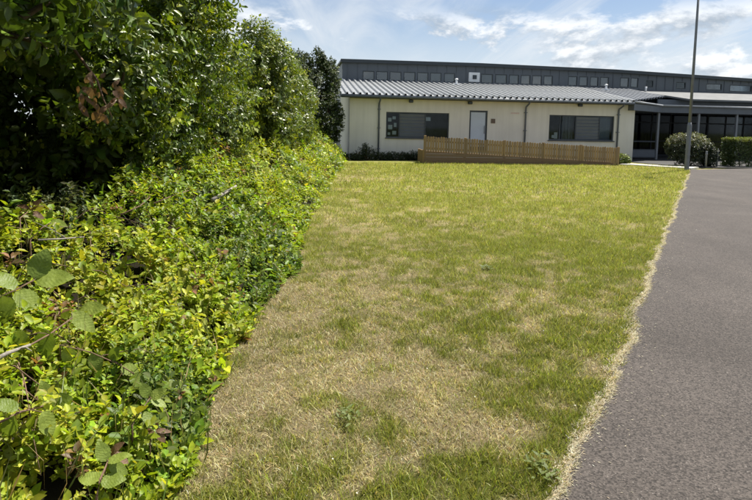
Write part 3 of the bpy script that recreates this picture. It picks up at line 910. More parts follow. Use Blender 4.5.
def sprigs(C, A, k, Lr, spread, rnd, up=0.3):
    """C (n,3) sprig centres, A (n,3) axes -> k leaves round each: P, D, N, sprig index"""
    n = len(C)
    A = unit(A)
    ref = np.where(np.abs(A[:, 2:3]) > 0.9, np.array([[1.0, 0, 0]]), np.array([[0, 0, 1.0]]))
    B = unit(np.cross(A, ref)); Cc = np.cross(A, B)
    j = np.tile(np.arange(k), n); i = np.repeat(np.arange(n), k)
    th = j*2.4 + rnd.random(n)[i]*6.28 + rnd.normal(0, .3, n*k)
    f = (j+0.5)/k
    al = np.radians(np.clip(spread*(0.55+0.65*(1-f)) + rnd.normal(0, 12, n*k), 5, 130))
    rad = B[i]*np.cos(th)[:, None] + Cc[i]*np.sin(th)[:, None]
    D = A[i]*np.cos(al)[:, None] + rad*np.sin(al)[:, None]
    ln = Lr[i]
    P = C[i] + A[i]*((f-0.5)*1.6*ln)[:, None] + rad*(0.10*ln)[:, None]
    N = A[i]*np.sin(al)[:, None] - rad*np.cos(al)[:, None]
    N = unit(N + np.array([0, 0, up]) + rnd.normal(0, 0.28, (n*k, 3)))
    return P, D, N, i

def jitcol(base, n, rnd, v=0.22, hue=0.12):
    c = np.tile(np.array(base), (n, 1)) if np.ndim(base) == 1 else base.copy()
    c = c*np.exp(rnd.normal(0, v, (n, 1)))
    c[:, 0] *= np.exp(rnd.normal(0, hue, n))
    return np.clip(c, 0.003, 0.8)

# ------------------------------------------------------------------ overgrown bank
def bank_top(x, y):
    """height of the leafy surface above the ground"""
    t = bank_edge(y) - x
    hm = np.interp(y, [-2, 2, 3.5, 10, 20, 26], [0.90, 0.90, 0.96, 1.22, 1.55, 1.6])
    h = hm*(0.30*sstep(-0.02, 0.22, t) + 0.70*sstep(0.1, 1.75, t))
    lump = (vnoise(x, y, 1.3, 51, 3)-0.5)*0.46 + (vnoise(x, y, 4.2, 57, 2)-0.5)*0.34
    h = h*(1-0.50*sstep(1.65, 2.4, t)*sstep(9, 6, y))
    return np.maximum(h + lump*sstep(0.0, 0.5, t)*np.minimum(1, h/0.4), 0.0)
bx = np.arange(-7.0, 0.4, 0.12); by = np.arange(-3, 27.5, 0.16)
X, Y = np.meshgrid(bx, by)
Z = bank_top(X, Y)*0.55 - 0.05 - 0.06*(bank_edge(Y)-X < 0.05)
V = np.stack([X, Y, Z], -1).reshape(-1, 3); ny, nx = X.shape
idx = np.arange(nx*ny).reshape(ny, nx)
keep = (bank_edge(Y) - X > -0.12)[:-1, :-1]
q = np.stack([idx[:-1, :-1], idx[:-1, 1:], idx[1:, 1:], idx[1:, :-1]], -1)[keep]
me = np_mesh('bank_soil', V, q.ravel(), np.full(len(q), 4), None, M['soil'], True)
tag(link(bpy.data.objects.new('earth_bank', me)), kind='structure')

def bank_leaves(ya, yb, dens, Lm, k, seed, simple):
    r = np.random.default_rng(seed)
    n = int((yb-ya)*3.9*dens/k)
    y = r.uniform(ya, yb, n)
    t = r.uniform(-0.05, 3.85, n)
    t = np.where(r.random(n) < 0.25, r.uniform(-0.05, 0.9, n), t)
    x = bank_edge(y) - t
    h = bank_top(x, y)
    e = 0.06
    gxn = (bank_top(x+e, y)-bank_top(x-e, y))/(2*e); gyn = (bank_top(x, y+e)-bank_top(x, y-e))/(2*e)
    nrm = unit(np.stack([-gxn, -gyn, np.ones(n)], -1))
    dep = np.abs(r.normal(0, 0.10, n)) + (r.random(n) < 0.3)*r.uniform(0.05, 0.3, n)
    dep -= (r.random(n) < 0.10)*r.uniform(0, 0.16, n)
    z = np.maximum(h - dep, 0.03)
    # holes where the surface opens
    hole = vnoise(x, y, 3.3, 71, 2)
    ok = (hole > 0.27 + 0.05*sstep(2.4, 4, y)) | (dep > 0.16)
    # shaded strip under the trees is thinner
    ok &= (t < 1.9) | (r.random(n) < np.where(y < 7, 0.40, 0.75))
    x, y, z, nrm, t, n0 = x[ok], y[ok], z[ok], nrm[ok], t[ok], ok.sum()
    A = unit(nrm*0.9 + np.array([0.12, -0.05, 0.75]) + r.normal(0, 0.33, (n0, 3)))
    Ls = Lm*np.exp(r.normal(0, 0.34, n0))*np.where(r.random(n0) < 0.05, 1.35, 1.0)
    Ls = np.minimum(Ls, Lm*1.6)
    P, D, N, i = sprigs(np.stack([x, y, z], -1), A, k, Ls, 76, r, 0.55)
    m = len(P)
    # species patches: yellow-green, mid green, blue-green, a little dead brown
    sp = vnoise(x, y, 1.1, 81, 3) + r.normal(0, 0.10, n0)
    c = np.where((sp > 0.39)[:, None], np.array([[0.240, 0.315, 0.016]]), np.array([[0.160, 0.235, 0.020]]))
    c = np.where((sp < 0.30)[:, None], np.array([[0.115, 0.170, 0.028]]), c)
    c = np.where((sp > 0.60)[:, None], np.array([[0.310, 0.350, 0.030]]), c)
    # green-grey litter strip behind the bright growth
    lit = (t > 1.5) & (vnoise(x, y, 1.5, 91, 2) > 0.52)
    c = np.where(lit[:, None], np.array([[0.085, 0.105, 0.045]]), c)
    dark_hollow = (t > 1.75) & (y < 7.5)  # leaves in the tree hollow coloured dark, standing in for its shade
    c = np.where(dark_hollow[:, None], np.array([[0.055, 0.085, 0.026]]), c)
    dead = (r.random(n0) < 0.018) | ((vnoise(x, y, 2.3, 95, 2) > 0.80) & (r.random(n0) < .5))
    c = np.where(dead[:, None], np.array([[0.20, 0.115, 0.05]]), c)
    col = jitcol(c[i], m, r, 0.30, 0.12)
    L = Ls[i]*np.exp(r.normal(0, 0.2, m))
    return leaf_mesh('leaves', P, D, N, L, L*r.uniform(0.50, 0.80, m), col, M['bank_leaf'], simple)
bk = tag(empty('bramble_bank', (float(BPX[2])-1.2, 8.0, 0)), 'bright green overgrown bank of brambles and weeds along the left of the lawn', 'undergrowth', kind='stuff')
for (ya, yb, dens, Lm, k, sd, simp) in ((-1.2, 1.2, 2000, 0.045, 7, 1, False), (1.2, 3.2, 6200, 0.032, 8, 2, False), (3.2, 5.5, 3800, 0.039, 8, 3, False), (5.5, 9.5, 1900, 0.050, 8, 4, False), (9.5, 15.5, 1000, 0.060, 8, 5, True), (15.5, 26.0, 620, 0.075, 8, 6, True)):
    o = bpy.data.objects.new('foliage', bank_leaves(ya, yb, dens, Lm, k, sd, simp))
    link(o, bk); o.matrix_parent_inverse = Matrix.Translation(-bk.location); o['kind'] = 'stuff'
# stalks: thin upright weeds and grass through the bank
r = np.random.default_rng(77)
n = 5200
y = 1.0 + 24*r.random(n)**1.6; t = r.uniform(-0.1, 2.4, n); x = bank_edge(y)-t
h = bank_top(x, y)
P = np.stack([x, y, np.maximum(h*0.75, 0.0)], -1)
D = unit(np.stack([r.normal(0, .35, n), r.normal(0, .35, n), np.ones(n)], -1)); N = unit(r.normal(0, 1, (n, 3)))
L = r.uniform(0.10, 0.30, n); col = jitcol(np.where((r.random(n) < .4)[:, None], np.array([[.36, .30, .15]]), np.array([[.15, .19, .04]])), n, r)
o = link(bpy.data.objects.new('stalks', leaf_mesh('stalks', P, D, N, L, np.full(n, .007), col, M['grass'], True, 0.35)), bk)
o.matrix_parent_inverse = Matrix.Translation(-bk.location); o['kind'] = 'stuff'

r = np.random.default_rng(79)
cn = MB()
for q_ in range(70):
    y0 = 1.5 + 14*r.random()**1.7; t0 = r.uniform(.1, 2.2); x0 = float(bank_edge(y0))-t0
    a = r.uniform(-.9, 1.2); ln = r.uniform(.35, 1.1); pts = []
    if x0+math.cos(a)*ln > float(bank_edge(y0+math.sin(a)*ln))-0.05: continue
    wob = r.normal(0, .05, 2); amp = r.uniform(.05, .14)
    for k_ in range(9):
        f = k_/8
        xx = x0+math.cos(a)*ln*f+wob[0]*math.sin(5*f); yy = y0+math.sin(a)*ln*f+wob[1]*math.sin(4*f)
        zz = float(bank_top(np.array([xx]), np.array([yy]))[0])*(.75+.2*f) + amp*math.sin(math.pi*f*.9)
        pts.append((xx-bk.location.x, yy-bk.location.y, max(zz, .02)))
    cn.tube(pts, [.0042, .004, .0038, .0036, .0033, .003, .0026, .002, .0013], 5)
o = cn.build('canes', M['twig'], bk, True); o['kind'] = 'stuff'

# ------------------------------------------------------------------ trees
def make_tree(name, label, base, lobes, n_sprig, Lm, k, colr, seed, simple, mat='tree_leaf', spread=70, group='trees and tall shrubs along the left', trunk_r=0.09, cut=None, stems=3, thin=0.30):
    r = np.random.default_rng(seed)
    root = tag(empty(name, base), label, 'tree', group)
    base = np.array(base)
    lobes = np.array(lobes, float)
    area = (lobes[:, 3]*lobes[:, 4] + lobes[:, 3]*lobes[:, 5] + lobes[:, 4]*lobes[:, 5])
    which = r.choice(len(lobes), n_sprig, p=area/area.sum())
    u = unit(r.normal(0, 1, (n_sprig, 3)))
    lb = lobes[which]
    # lumpy surface
    bump = 1 + 0.22*(vnoise(u[:, 0]*3+which*7.1, u[:, 1]*3+u[:, 2]*2.3, 1.6, seed, 3)-0.5)*2
    rad = np.where(r.random(n_sprig) < 0.70, r.normal(0.97, 0.07, n_sprig), r.uniform(0.45, 0.95, n_sprig))
    C = lb[:, :3] + u*lb[:, 3:]*(rad*bump)[:, None]
    # drop what is deep inside another lobe; thin out the side turned away
    ok = np.ones(n_sprig, bool)
    for j, l in enumerate(lobes):
        q_ = (((C-l[:3])/l[3:])**2).sum(1)
        ok &= ~((q_ < 0.45) & (which != j))
    ok &= (u[:, 0] > -0.35) | (r.random(n_sprig) < thin)
    ok &= C[:, 2] > 0.25
    if cut is not None: ok &= ~cut(C)
    ok &= (vnoise(C[:, 1]*1.0+C[:, 0]*.7, C[:, 2]*1.0-C[:, 0]*.6, 1.7, seed+3, 2) > 0.36) | (rad < 0.82)
    C = C[ok]; u = u[ok]; rad = rad[ok]; lb = lb[ok]; n = len(C)
    A = unit(u/lb[:, 3:]*lb[:, 3:].mean(1, keepdims=True) + np.array([0.10, -0.05, 0.25]) + r.normal(0, 0.40, (n, 3)))
    Ls = Lm*np.exp(r.normal(0, 0.22, n))*np.where(rad < 0.85, 1.55, 1.0)
    P, D, N, i = sprigs(C, A, k, Ls, spread, r, 0.40)
    D = unit(D + np.array([0, 0, -0.25]))
    m = len(P)
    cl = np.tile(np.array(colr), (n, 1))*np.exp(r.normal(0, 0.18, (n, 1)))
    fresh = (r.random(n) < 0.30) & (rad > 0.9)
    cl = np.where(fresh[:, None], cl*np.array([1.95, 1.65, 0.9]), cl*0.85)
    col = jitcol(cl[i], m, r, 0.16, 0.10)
    L = Ls[i]*np.exp(r.normal(0, 0.18, m))
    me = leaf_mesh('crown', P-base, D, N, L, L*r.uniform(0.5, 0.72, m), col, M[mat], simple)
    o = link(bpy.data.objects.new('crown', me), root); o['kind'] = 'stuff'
    # trunk and limbs
    tb = MB()
    ctr = lobes[:, :3].mean(0)
    for s_ in range(stems):
        off = np.array([r.uniform(-.25, .25), r.uniform(-.4, .4), 0])
        p0 = off*0.5
        p1 = off + (ctr-base)*np.array([.25, .3, .45])
        tb.tube([p0 - np.array([0, 0, .1]), p0*.8+p1*.35, p1], [trunk_r*1.2, trunk_r, trunk_r*.75], 9)
        for l in lobes:
            if r.random() < 0.75:
                tip = (l[:3]-base) + unit(r.normal(0, 1, 3))*l[3:]*0.7
                mid = p1*0.5 + tip*0.5 + r.normal(0, .12, 3)
                tb.tube([p1, mid, tip], [trunk_r*.6, trunk_r*.35, trunk_r*.10], 7)
                for b_ in range(3):
                    t2 = mid + (tip-mid)*r.uniform(.1, .8); e2 = t2 + unit(r.normal(0, 1, 3))*l[3:]*0.45
                    tb.tube([t2, (t2+e2)/2+r.normal(0, .05, 3), e2], [trunk_r*.2, trunk_r*.13, trunk_r*.05], 5)
    tb.build('trunk', M['bark'], root, True)
    return root

TG = (0.090, 0.145, 0.020)
make_tree('broadleaf_tree', 'nearest dark leafy tree overhanging the bank at the left edge', (-3.6, 3.4, 0.2),
    [(-3.3, 2.5, 3.6, 1.5, 1.6, 1.45), (-2.25, 3.1, 2.62, .72, .95, .62), (-2.75, 4.3, 3.2, 1.0, 1.1, 1.15), (-4.9, 4.3, 1.9, .9, 2.0, 1.9), (-4.4, 1.2, 1.6, .9, 1.3, 1.5), (-6.2, 4.6, 2.3, 1.1, 3.2, 2.2), (-5.6, 2.4, 2.6, 1.0, 2.0, 2.4), (-3.7, 0.2, 2.7, 1.3, 1.7, 2.2), (-7.6, 5.0, 2.6, 1.2, 5.0, 2.9)],  # the last lobes, out of view, are added to keep light from the hollow
    23000, 0.066, 8, TG, 101, False, trunk_r=0.11, thin=0.8, cut=lambda C: (C[:, 2] < 2.05) & (C[:, 0] > -4.3) & (C[:, 1] > 2.0))
make_tree('broadleaf_tree', 'tall green tree between the nearest tree and the notch in the hedge top', (-3.6, 7.0, 0.3),
    [(-3.7, 6.5, 2.7, 1.4, 1.6, 2.1), (-3.4, 8.2, 2.8, 1.2, 1.4, 1.9), (-2.85, 5.7, 2.15, .75, .95, .85), (-3.0, 6.8, 3.6, 1.0, 1.2, 1.2), (-3.3, 7.4, 1.5, 0.9, 1.6, .9), (-5.9, 9.2, 2.2, 1.3, 3.2, 2.3), (-5.2, 7.0, 1.6, .9, 1.5, 1.6)],
    18500, 0.064, 8, (0.115, 0.170, 0.022), 102, False, trunk_r=0.12, thin=0.6, cut=lambda C: (C[:, 2] < 2.1) & (C[:, 0] > -4.6) & (C[:, 1] < 6.2) & (C[:, 0] < -3.0))
make_tree('broadleaf_tree', 'tall leafy tree whose right side ends in the notch in the hedge top', (-3.6, 10.8, 0.35),
    [(-4.05, 9.6, 3.2, 1.15, 1.3, 2.0), (-3.75, 11.4, 2.25, 1.05, 1.5, 1.4), (-3.35, 10.4, 1.6, .95, 1.4, 1.0)],
    8000, 0.070, 8, (0.125, 0.178, 0.025), 103, True, trunk_r=0.11)
make_tree('broadleaf_tree', 'rounded mid green tree right of the notch in the hedge top', (-3.5, 14.2, 0.4),
    [(-2.98, 14.0, 2.7, .82, 1.4, 1.35), (-3.05, 15.7, 2.45, .85, 1.3, 1.4), (-3.0, 14.4, 1.6, .8, 1.6, .9)],
    7000, 0.075, 8, (0.130, 0.180, 0.026), 104, True, trunk_r=0.10)
make_tree('tall_shrub', 'leafy tall shrub of the hedge just left of the dark evergreen', (-3.4, 18.3, 0.4),
    [(-3.3, 17.6, 2.5, 0.95, 1.3, 1.40), (-3.2, 19.3, 2.3, .9, 1.3, 1.35), (-3.05, 20.6, 2.0, .75, 1.1, 1.3), (-2.9, 18.2, 1.5, .7, 1.9, .8)],
    7000, 0.078, 8, (0.125, 0.172, 0.028), 105, True, trunk_r=0.08)
make_tree('evergreen_tree', 'dark dense evergreen tree beside the left end of the cream building', (-2.9, 25.9, 0.1),
    [(-3.25, 25.7, 2.4, 1.2, 1.2, 2.0), (-2.45, 26.2, 3.7, .62, .8, 1.05), (-3.6, 25.4, 3.9, .65, .7, 1.05), (-2.3, 25.9, 1.9, .62, .9, 1.5), (-2.85, 26.0, 4.5, .35, .5, .8), (-4.1, 25.6, 3.0, .8, .8, 1.2)],
    10500, 0.062, 9, (0.048, 0.074, 0.022), 106, True, mat='conifer', spread=50, trunk_r=0.10)

# ------------------------------------------------------------------ planting by the building
def make_bush(name, label, base, lobes, n_sprig, Lm, colr, top, seed, cat='bush', group=None):
    r = np.random.default_rng(seed)
    root = tag(empty(name, base), label, cat, group); base = np.array(base)
    lobes = np.array(lobes, float)
    which = r.integers(0, len(lobes), n_sprig); lb = lobes[which]
    u = unit(r.normal(0, 1, (n_sprig, 3)))
    C = lb[:, :3] + u*lb[:, 3:]*r.uniform(0.7, 1.04, n_sprig)[:, None]
    ok = C[:, 2] > 0.03; C, u = C[ok], u[ok]; n = len(C)
    P, D, N, i = sprigs(C, unit(u+np.array([0, 0, .35])+r.normal(0, .35, (n, 3))), 8, np.full(n, Lm), 65, r)
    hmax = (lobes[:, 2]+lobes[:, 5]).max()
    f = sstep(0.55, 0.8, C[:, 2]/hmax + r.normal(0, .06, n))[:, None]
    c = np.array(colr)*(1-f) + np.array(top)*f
    m = len(P)
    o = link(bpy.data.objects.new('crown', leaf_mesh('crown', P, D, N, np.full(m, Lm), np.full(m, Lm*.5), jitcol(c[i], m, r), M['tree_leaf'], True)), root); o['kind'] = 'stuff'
    tb = MB()
    for q_ in range(7):
        e_ = lobes[q_ % len(lobes)][:3] + r.normal(0, .2, 3)
        tb.tube([(r.uniform(-.1, .1), r.uniform(-.1, .1), -.05), tuple(e_*.5+np.array([0, 0, .05])), tuple(e_)], [.03, .02, .008], 6)
    tb.build('stems', M['bark'], root, True)
    return root
bp = ground(695, 167.2)
make_bush('rounded_bush', 'rounded bush with pale greyish top right behind the lamp post', tuple(bp+Vector((0, 0.6, 0))),
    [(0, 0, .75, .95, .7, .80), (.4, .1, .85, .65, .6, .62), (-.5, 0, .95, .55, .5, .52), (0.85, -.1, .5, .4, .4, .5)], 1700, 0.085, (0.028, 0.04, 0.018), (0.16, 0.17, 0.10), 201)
hp = ground(733.5, 167.0)
def make_hedge(base, ln, dp, hh, n, seed):
    r = np.random.default_rng(seed)
    root = tag(empty('clipped_hedge', base, BROT), 'clipped flat topped green hedge at the right edge in front of the entrance', 'hedge')
    C = np.stack([r.uniform(0, ln, n), r.uniform(0, dp, n), r.uniform(0.03, hh, n)], -1)
    f = r.integers(0, 5, n); e = np.abs(r.normal(0, .05, n))
    C[:, 2] = np.where(f < 2, hh-e+(vnoise(C[:, 0], C[:, 1], 3, 5, 2)-.5)*.1, C[:, 2])
    C[:, 1] = np.where((f == 2) | (f == 3), e, C[:, 1]); C[:, 0] = np.where(f == 4, e, C[:, 0])
    A = np.where((f < 2)[:, None], np.array([[0, 0, 1.]]), np.where((f == 4)[:, None], np.array([[-1., 0, .3]]), np.array([[0, -1., .3]])))
    P, D, N, i = sprigs(C, unit(A+r.normal(0, .35, (n, 3))), 8, np.full(n, .07), 65, r)
    m = len(P)
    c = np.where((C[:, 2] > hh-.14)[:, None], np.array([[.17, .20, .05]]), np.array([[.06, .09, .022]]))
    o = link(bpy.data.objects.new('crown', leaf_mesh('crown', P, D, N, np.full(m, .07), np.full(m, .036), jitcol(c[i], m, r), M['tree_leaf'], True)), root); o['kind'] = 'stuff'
    tb = MB()
    for q_ in range(9):
        a = .2+q_*(ln-.4)/8
        tb.tube([(a, dp/2, -.05), (a+r.normal(0, .05), dp/2, hh*.4), (a+r.normal(0, .2), dp/2+r.normal(0, .1), hh*.85)], [.03, .02, .008], 6)
    tb.build('stems', M['bark'], root, True)
make_hedge(tuple(hp), 4.2, 0.8, 1.32, 2600, 202)
# dark weeds at the foot of the cream wall, left of the fence
WEED_L = ['small dark weed clump at the foot of the cream wall nearest its left corner', 'taller pointed dark weed clump just left of the left downpipe', 'dark low weed clump right of the left downpipe below the window',
          'wide dark weed clump below the middle of the left window', 'dark weed clump against the left end of the ramp fence']
for j, (px, hh, ww) in enumerate(((354, .30, .5), (366, .62, .55), (383, .34, .55), (398, .36, .75), (413, .40, .6))):
    b = ground(px, 160.6)
    make_bush('wall_weed', WEED_L[j], tuple(b+Vector((0, .25, 0))), [(0, 0, hh*.5, ww, .28, hh*.55), (ww*.3, 0, hh*.4, ww*.6, .25, hh*.45)] + ([(-.05, 0, hh*.75, .16, .15, hh*.5)] if j == 1 else []), 230, 0.07, (0.03, 0.045, 0.018), (0.04, 0.06, 0.022), 210+j, 'weed', 'weeds along the foot of the wall')
b = ground(622, 164.4)
make_bush('wall_weed', 'bright green weed clump at the right end of the ramp fence', tuple(b), [(0, .1, .22, .4, .25, .26)], 240, 0.07, (0.12, 0.17, 0.03), (0.18, 0.22, 0.04), 220, 'weed', 'weeds along the foot of the wall')
# grey bollards near the bush
for (px, py, hh, lab) in ((705.5, 167.6, .75, 'short grey bollard at the right side of the rounded bush'), (716.5, 167.2, .85, 'short grey bollard between the rounded bush and the clipped hedge')):
    b = ground(px, py)
    bo = tag(empty('bollard', b), lab, 'bollard', 'bollards by the entrance')
    MB().tube([(0,0,-.05),(0,0,hh-.04),(0,0,hh)], [.046,.046,.035], 12).build('shaft', M['galv'], bo, True)
    MB().tube([(0,0,hh-.16),(0,0,hh-.10)], .05, 12).build('band', M['post_paint'], bo, True)

# ------------------------------------------------------------------ grass
def grass(name, ya, yb, dens, hm, wm, seed, seg, flat=0.0, side=None, colfn=None, xr=None):
    r = np.random.default_rng(seed)
    yg = np.linspace(ya, yb, 200)
    x0, x1 = (bank_edge(yg)-0.35).min(), path_edge(yg).max()
    if xr: x0, x1 = max(x0, xr[0]), min(x1, xr[1])
    n = int((yb-ya)*(x1-x0)*dens)
    y = r.uniform(ya, yb, n); x = r.uniform(x0, x1, n)
    xp = path_edge(y)
    ok = (x > bank_edge(y)-0.35) & (x < xp + r.normal(0, 0.018, n))
    x, y, xp = x[ok], y[ok], xp[ok]; n = len(x)
    # tufted: fewer blades where worn
    tuft = vnoise(x, y, 9.0, 301, 3)
    ok = r.random(n) < 0.10 + 1.45*tuft
    # keep the building and fence feet free
    px_ = (x-FA.x)*fnn.x + (y-FA.y)*fnn.y
    ok &= px_ < -0.03
    x, y, xp, tuft = x[ok], y[ok], xp[ok], tuft[ok]; n = len(x)
    z = (vnoise(x, y, 0.7, 2, 3)-0.5)*0.05*sstep(0, .5, xp-x) - 0.006
    g = greenness(x, y)
    gj = r.normal(0, 0.36, n)
    col = lawn_col(x, y, gj)
    isg = np.clip(sstep(.10, 1., g)+gj, 0, 1)
    col = jitcol(col, n, r, 0.34, 0.10)
    dk_ = vnoise(x, y, 2.6, 311, 3)
    col *= (0.72+0.5*dk_)[:, None]
    h = hm*np.exp(r.normal(0, .35, n))*(0.55+0.55*isg+0.35*tuft)
    lean = np.where(isg > .5, r.uniform(.1, 1.0, n), r.uniform(.5, 2.2, n)) + flat
    th = r.uniform(0, 6.283, n)
    near = np.exp(-((xp-x)/0.06)**2)
    th = np.where(r.random(n) < near*.6, r.normal(-.3, .6, n), th)
    d = np.stack([np.cos(th), np.sin(th)], -1)
    cl = 1/np.sqrt(1+lean**2)
    hor = (h*lean*cl)[:, None]*d; ver = h*cl
    fa = r.uniform(0, 6.283, n)
    w = wm*np.exp(r.normal(0, .25, n))
    wx = np.stack([np.cos(fa)*w/2, np.sin(fa)*w/2, np.zeros(n)], -1)
    B = np.stack([x, y, z], -1)
    T = B + np.concatenate([hor, ver[:, None]], 1)
    if seg == 1:
        V = np.stack([B-wx, B+wx, T], 1).reshape(-1, 3)
        lo = np.arange(n*3); tot = np.full(n, 3); C = np.repeat(col, 3, 0)
    else:
        Mi = B + np.concatenate([hor*.38, (ver*.62)[:, None]], 1)
        V = np.stack([B-wx, B+wx, Mi+wx*.8, Mi-wx*.8, T], 1).reshape(-1, 3)
        lo = (np.arange(n)[:, None]*5 + np.array([0, 1, 2, 3, 3, 2, 4])).ravel()
        tot = np.tile([4, 3], n); C = np.repeat(col, 5, 0)
    return np_mesh(name, V, lo, tot, C, M['grass']), n
gr = tag(empty('grass', (1.0, 6.0, 0)), 'short mown grass, half green and half dried to straw, on the lawn', 'grass', kind='stuff')
tot_b = 0
for j, (ya, yb, dens, hm, wm, seg, flat) in enumerate(((-0.6, 1.8, 2500, .040, .0040, 1, .4), (1.8, 3.4, 20000, .034, .0032, 2, .3), (3.4, 5.5, 12500, .035, .0038, 2, .3), (5.5, 8.5, 6500, .040, .0050, 1, .2), (8.5, 13, 2800, .046, .0080, 1, .1), (13, 27, 1000, .055, .0140, 1, .1))):
    me, n = grass('blades', ya, yb, dens, hm, wm, 400+j, seg, flat)
    tot_b += n
    o = link(bpy.data.objects.new('blades', me), gr); o.matrix_parent_inverse = Matrix.Translation(-gr.location); o['kind'] = 'stuff'
print('BLADES', tot_b)
# dry overhanging fringe along the path edge
r = np.random.default_rng(500)
n = 42000
y = 0.8 + 20*r.random(n)**2.0; xp = path_edge(y)
x = xp + r.normal(-.008, .016, n)
keepf = r.random(n) < 0.25 + 1.1*sstep(.35, .65, vnoise(y, y*0, 3.0, 519, 2))
x = np.where(keepf, x, x-0.06)
stray = r.random(n) < 0.018
x = np.where(stray, xp + np.abs(r.normal(0, .16, n)), x)
P = np.stack([x, y, np.where(stray, .0095, .002)], -1); th = np.where(stray, r.uniform(0, 6.28, n), r.normal(-.2, 1.2, n))
D = unit(np.stack([np.cos(th), np.sin(th), np.where(stray, .02, r.uniform(.05, .8, n))], -1)); N = unit(np.stack([r.normal(0, .15, n), r.normal(0, .15, n), np.ones(n)], -1))
L = r.uniform(.010, .038, n)*np.where(stray, .6, 1); col = jitcol(np.array([.60, .53, .40]), n, r, .28, .05)
o = link(bpy.data.objects.new('fringe', leaf_mesh('fringe', P, D, N, L, .0032*(1+y*.12), col, M['grass'], True, .05)), gr); o.matrix_parent_inverse = Matrix.Translation(-gr.location); o['kind'] = 'stuff'

# ------------------------------------------------------------------ single bramble shoots and other small things
def surf(px, py, lift=0.0):
    """first point of the leafy bank along a pixel's ray, moved back towards the camera by lift"""
    d = ray(px, py); c = Vector((0, 0, CAMZ))
    T = np.arange(1.0, 30, 0.012)
    x_, y_, z_ = d.x*T, d.y*T, CAMZ+d.z*T
    hit = ((z_ <= bank_top(x_, y_)) & (x_ < bank_edge(y_)+0.05)) | (z_ < 0)
    t = float(T[np.argmax(hit)]) if hit.any() else 30.0
    return c + d*max(0.8, t-lift), max(0.8, t-lift)
def m_bramble(name, dark, light, vein):
    m, n, out = mat_new(name); g = G(n)
    v = g.coord()
    sx = g.node('ShaderNodeSeparateXYZ'); g.set(sx, 0, v)
    ay = g.math('ABSOLUTE', sx.outputs[1])
    ph = g.math('SINE', g.math('MULTIPLY', g.math('SUBTRACT', sx.outputs[0], g.math('MULTIPLY', ay, 0.9)), 52.0))
    vn = g.math('MAXIMUM', g.map(ph, 0.82, 1.0), g.map(ay, 0.0, 0.022, 1.0, 0.0))
    oi = g.node('ShaderNodeObjectInfo').outputs['Random']
    c = g.mix(oi, dark, light)
    c = g.mix(g.map(g.noise(v, 5.0, 4), 0.35, 0.7, 0, 0.5), c, tuple(x*0.6 for x in dark))
    c = g.mix(g.math('MULTIPLY', vn, 0.16), c, vein)
    p = g.bsdf(c, 0.5, 0, 0.4, g.bump(g.math('ADD', g.math('MULTIPLY', ph, 0.06), g.noise(v, 9, 3)), 0.2, 0.02))
    t = g.node('ShaderNodeBsdfTranslucent'); g.set(t, 0, g.mix(1.0, c, (1.2, 1.2, 0.6), 'MULTIPLY'))
    mx = g.node('ShaderNodeMixShader'); mx.inputs[0].default_value = 0.32
    n.links.new(p, mx.inputs[1]); n.links.new(t.outputs[0], mx.inputs[2]); n.links.new(mx.outputs[0], out.inputs[0])
    return m
M['bramble'] = m_bramble('bramble_leaf', (0.17, 0.24, 0.028), (0.33, 0.40, 0.075), (0.42, 0.48, 0.16))
M['brown_leaf'] = m_bramble('brown_leaf', (0.15, 0.08, 0.042), (0.25, 0.15, 0.085), (0.30, 0.20, 0.12))
def toothed_leaf(name, mat, wid, curl, seed, teeth=8):
    """unit-length leaf along +x, pointed oval with a toothed edge, folded on its midrib"""
    r = random.Random(seed)
    V = []; Fc = []
    n = teeth*2
    for i in range(n+1):
        f = i/n
        w = wid*0.5*(math.sin(math.pi*f**0.80)**0.75 if 0 < f < 1 else 0.0)
        w0 = w
        if i % 2 and 0 < i < n: w *= 0.90
        z = -curl*f*f + 0.015*math.sin(f*9+seed)
        V.append((f, 0, z))
        V.append((f - (0.03 if i % 2 == 0 else 0), w, z + w0*0.30 - w0*w0*0.5)); V.append((f - (0.03 if i % 2 == 0 else 0), -w, z + w0*0.26 - w0*w0*0.5))
    for i in range(n):
        a, b = 3*i, 3*i+3
        Fc += [(a, b, b+1, a+1), (a, a+2, b+2, b)]
    me = bpy.data.meshes.new(name)
    me.from_pydata(V, [], Fc)
    me.materials.append(mat)
    me.polygons.foreach_set('use_smooth', [True]*len(Fc))
    return me
LEAFM = [toothed_leaf('leaf', M['bramble'], w, c, i) for i, (w, c) in enumerate(((0.66, .12), (0.58, .22), (0.72, .05)))]
BROWNM = [toothed_leaf('leaf', M['brown_leaf'], w, c, 10+i, 5) for i, (w, c) in enumerate(((0.5, .5), (0.62, .35), (0.42, .7)))]
CR = CAMR @ Vector((1, 0, 0)); CU = CAMR @ Vector((0, 1, 0))
def put_leaf(parent, mesh, p, size, heading, tiltup, rr):
    """heading: direction on the picture in degrees; the blade lies mostly face up, tipped to the viewer"""
    back = (Vector((0, 0, CAMZ))-p).normalized()
    D = (CR*math.cos(R(heading)) + CU*math.sin(R(heading))*0.8 + back*rr.uniform(-.25, .25)).normalized()
    N = (Vector((0, 0, 1))*tiltup + back*(1-tiltup*0.4) + Vector((rr.uniform(-.3, .3), rr.uniform(-.3, .3), 0))).normalized()
    Yv = N.cross(D).normalized(); N = D.cross(Yv)
    mw = Matrix((D, Yv, N)).transposed().to_4x4()
    o = bpy.data.objects.new('leaf', mesh); link(o, parent)
    o.matrix_basis = Matrix.Translation(p-parent.location) @ mw @ Matrix.Scale(size, 4)
    return o
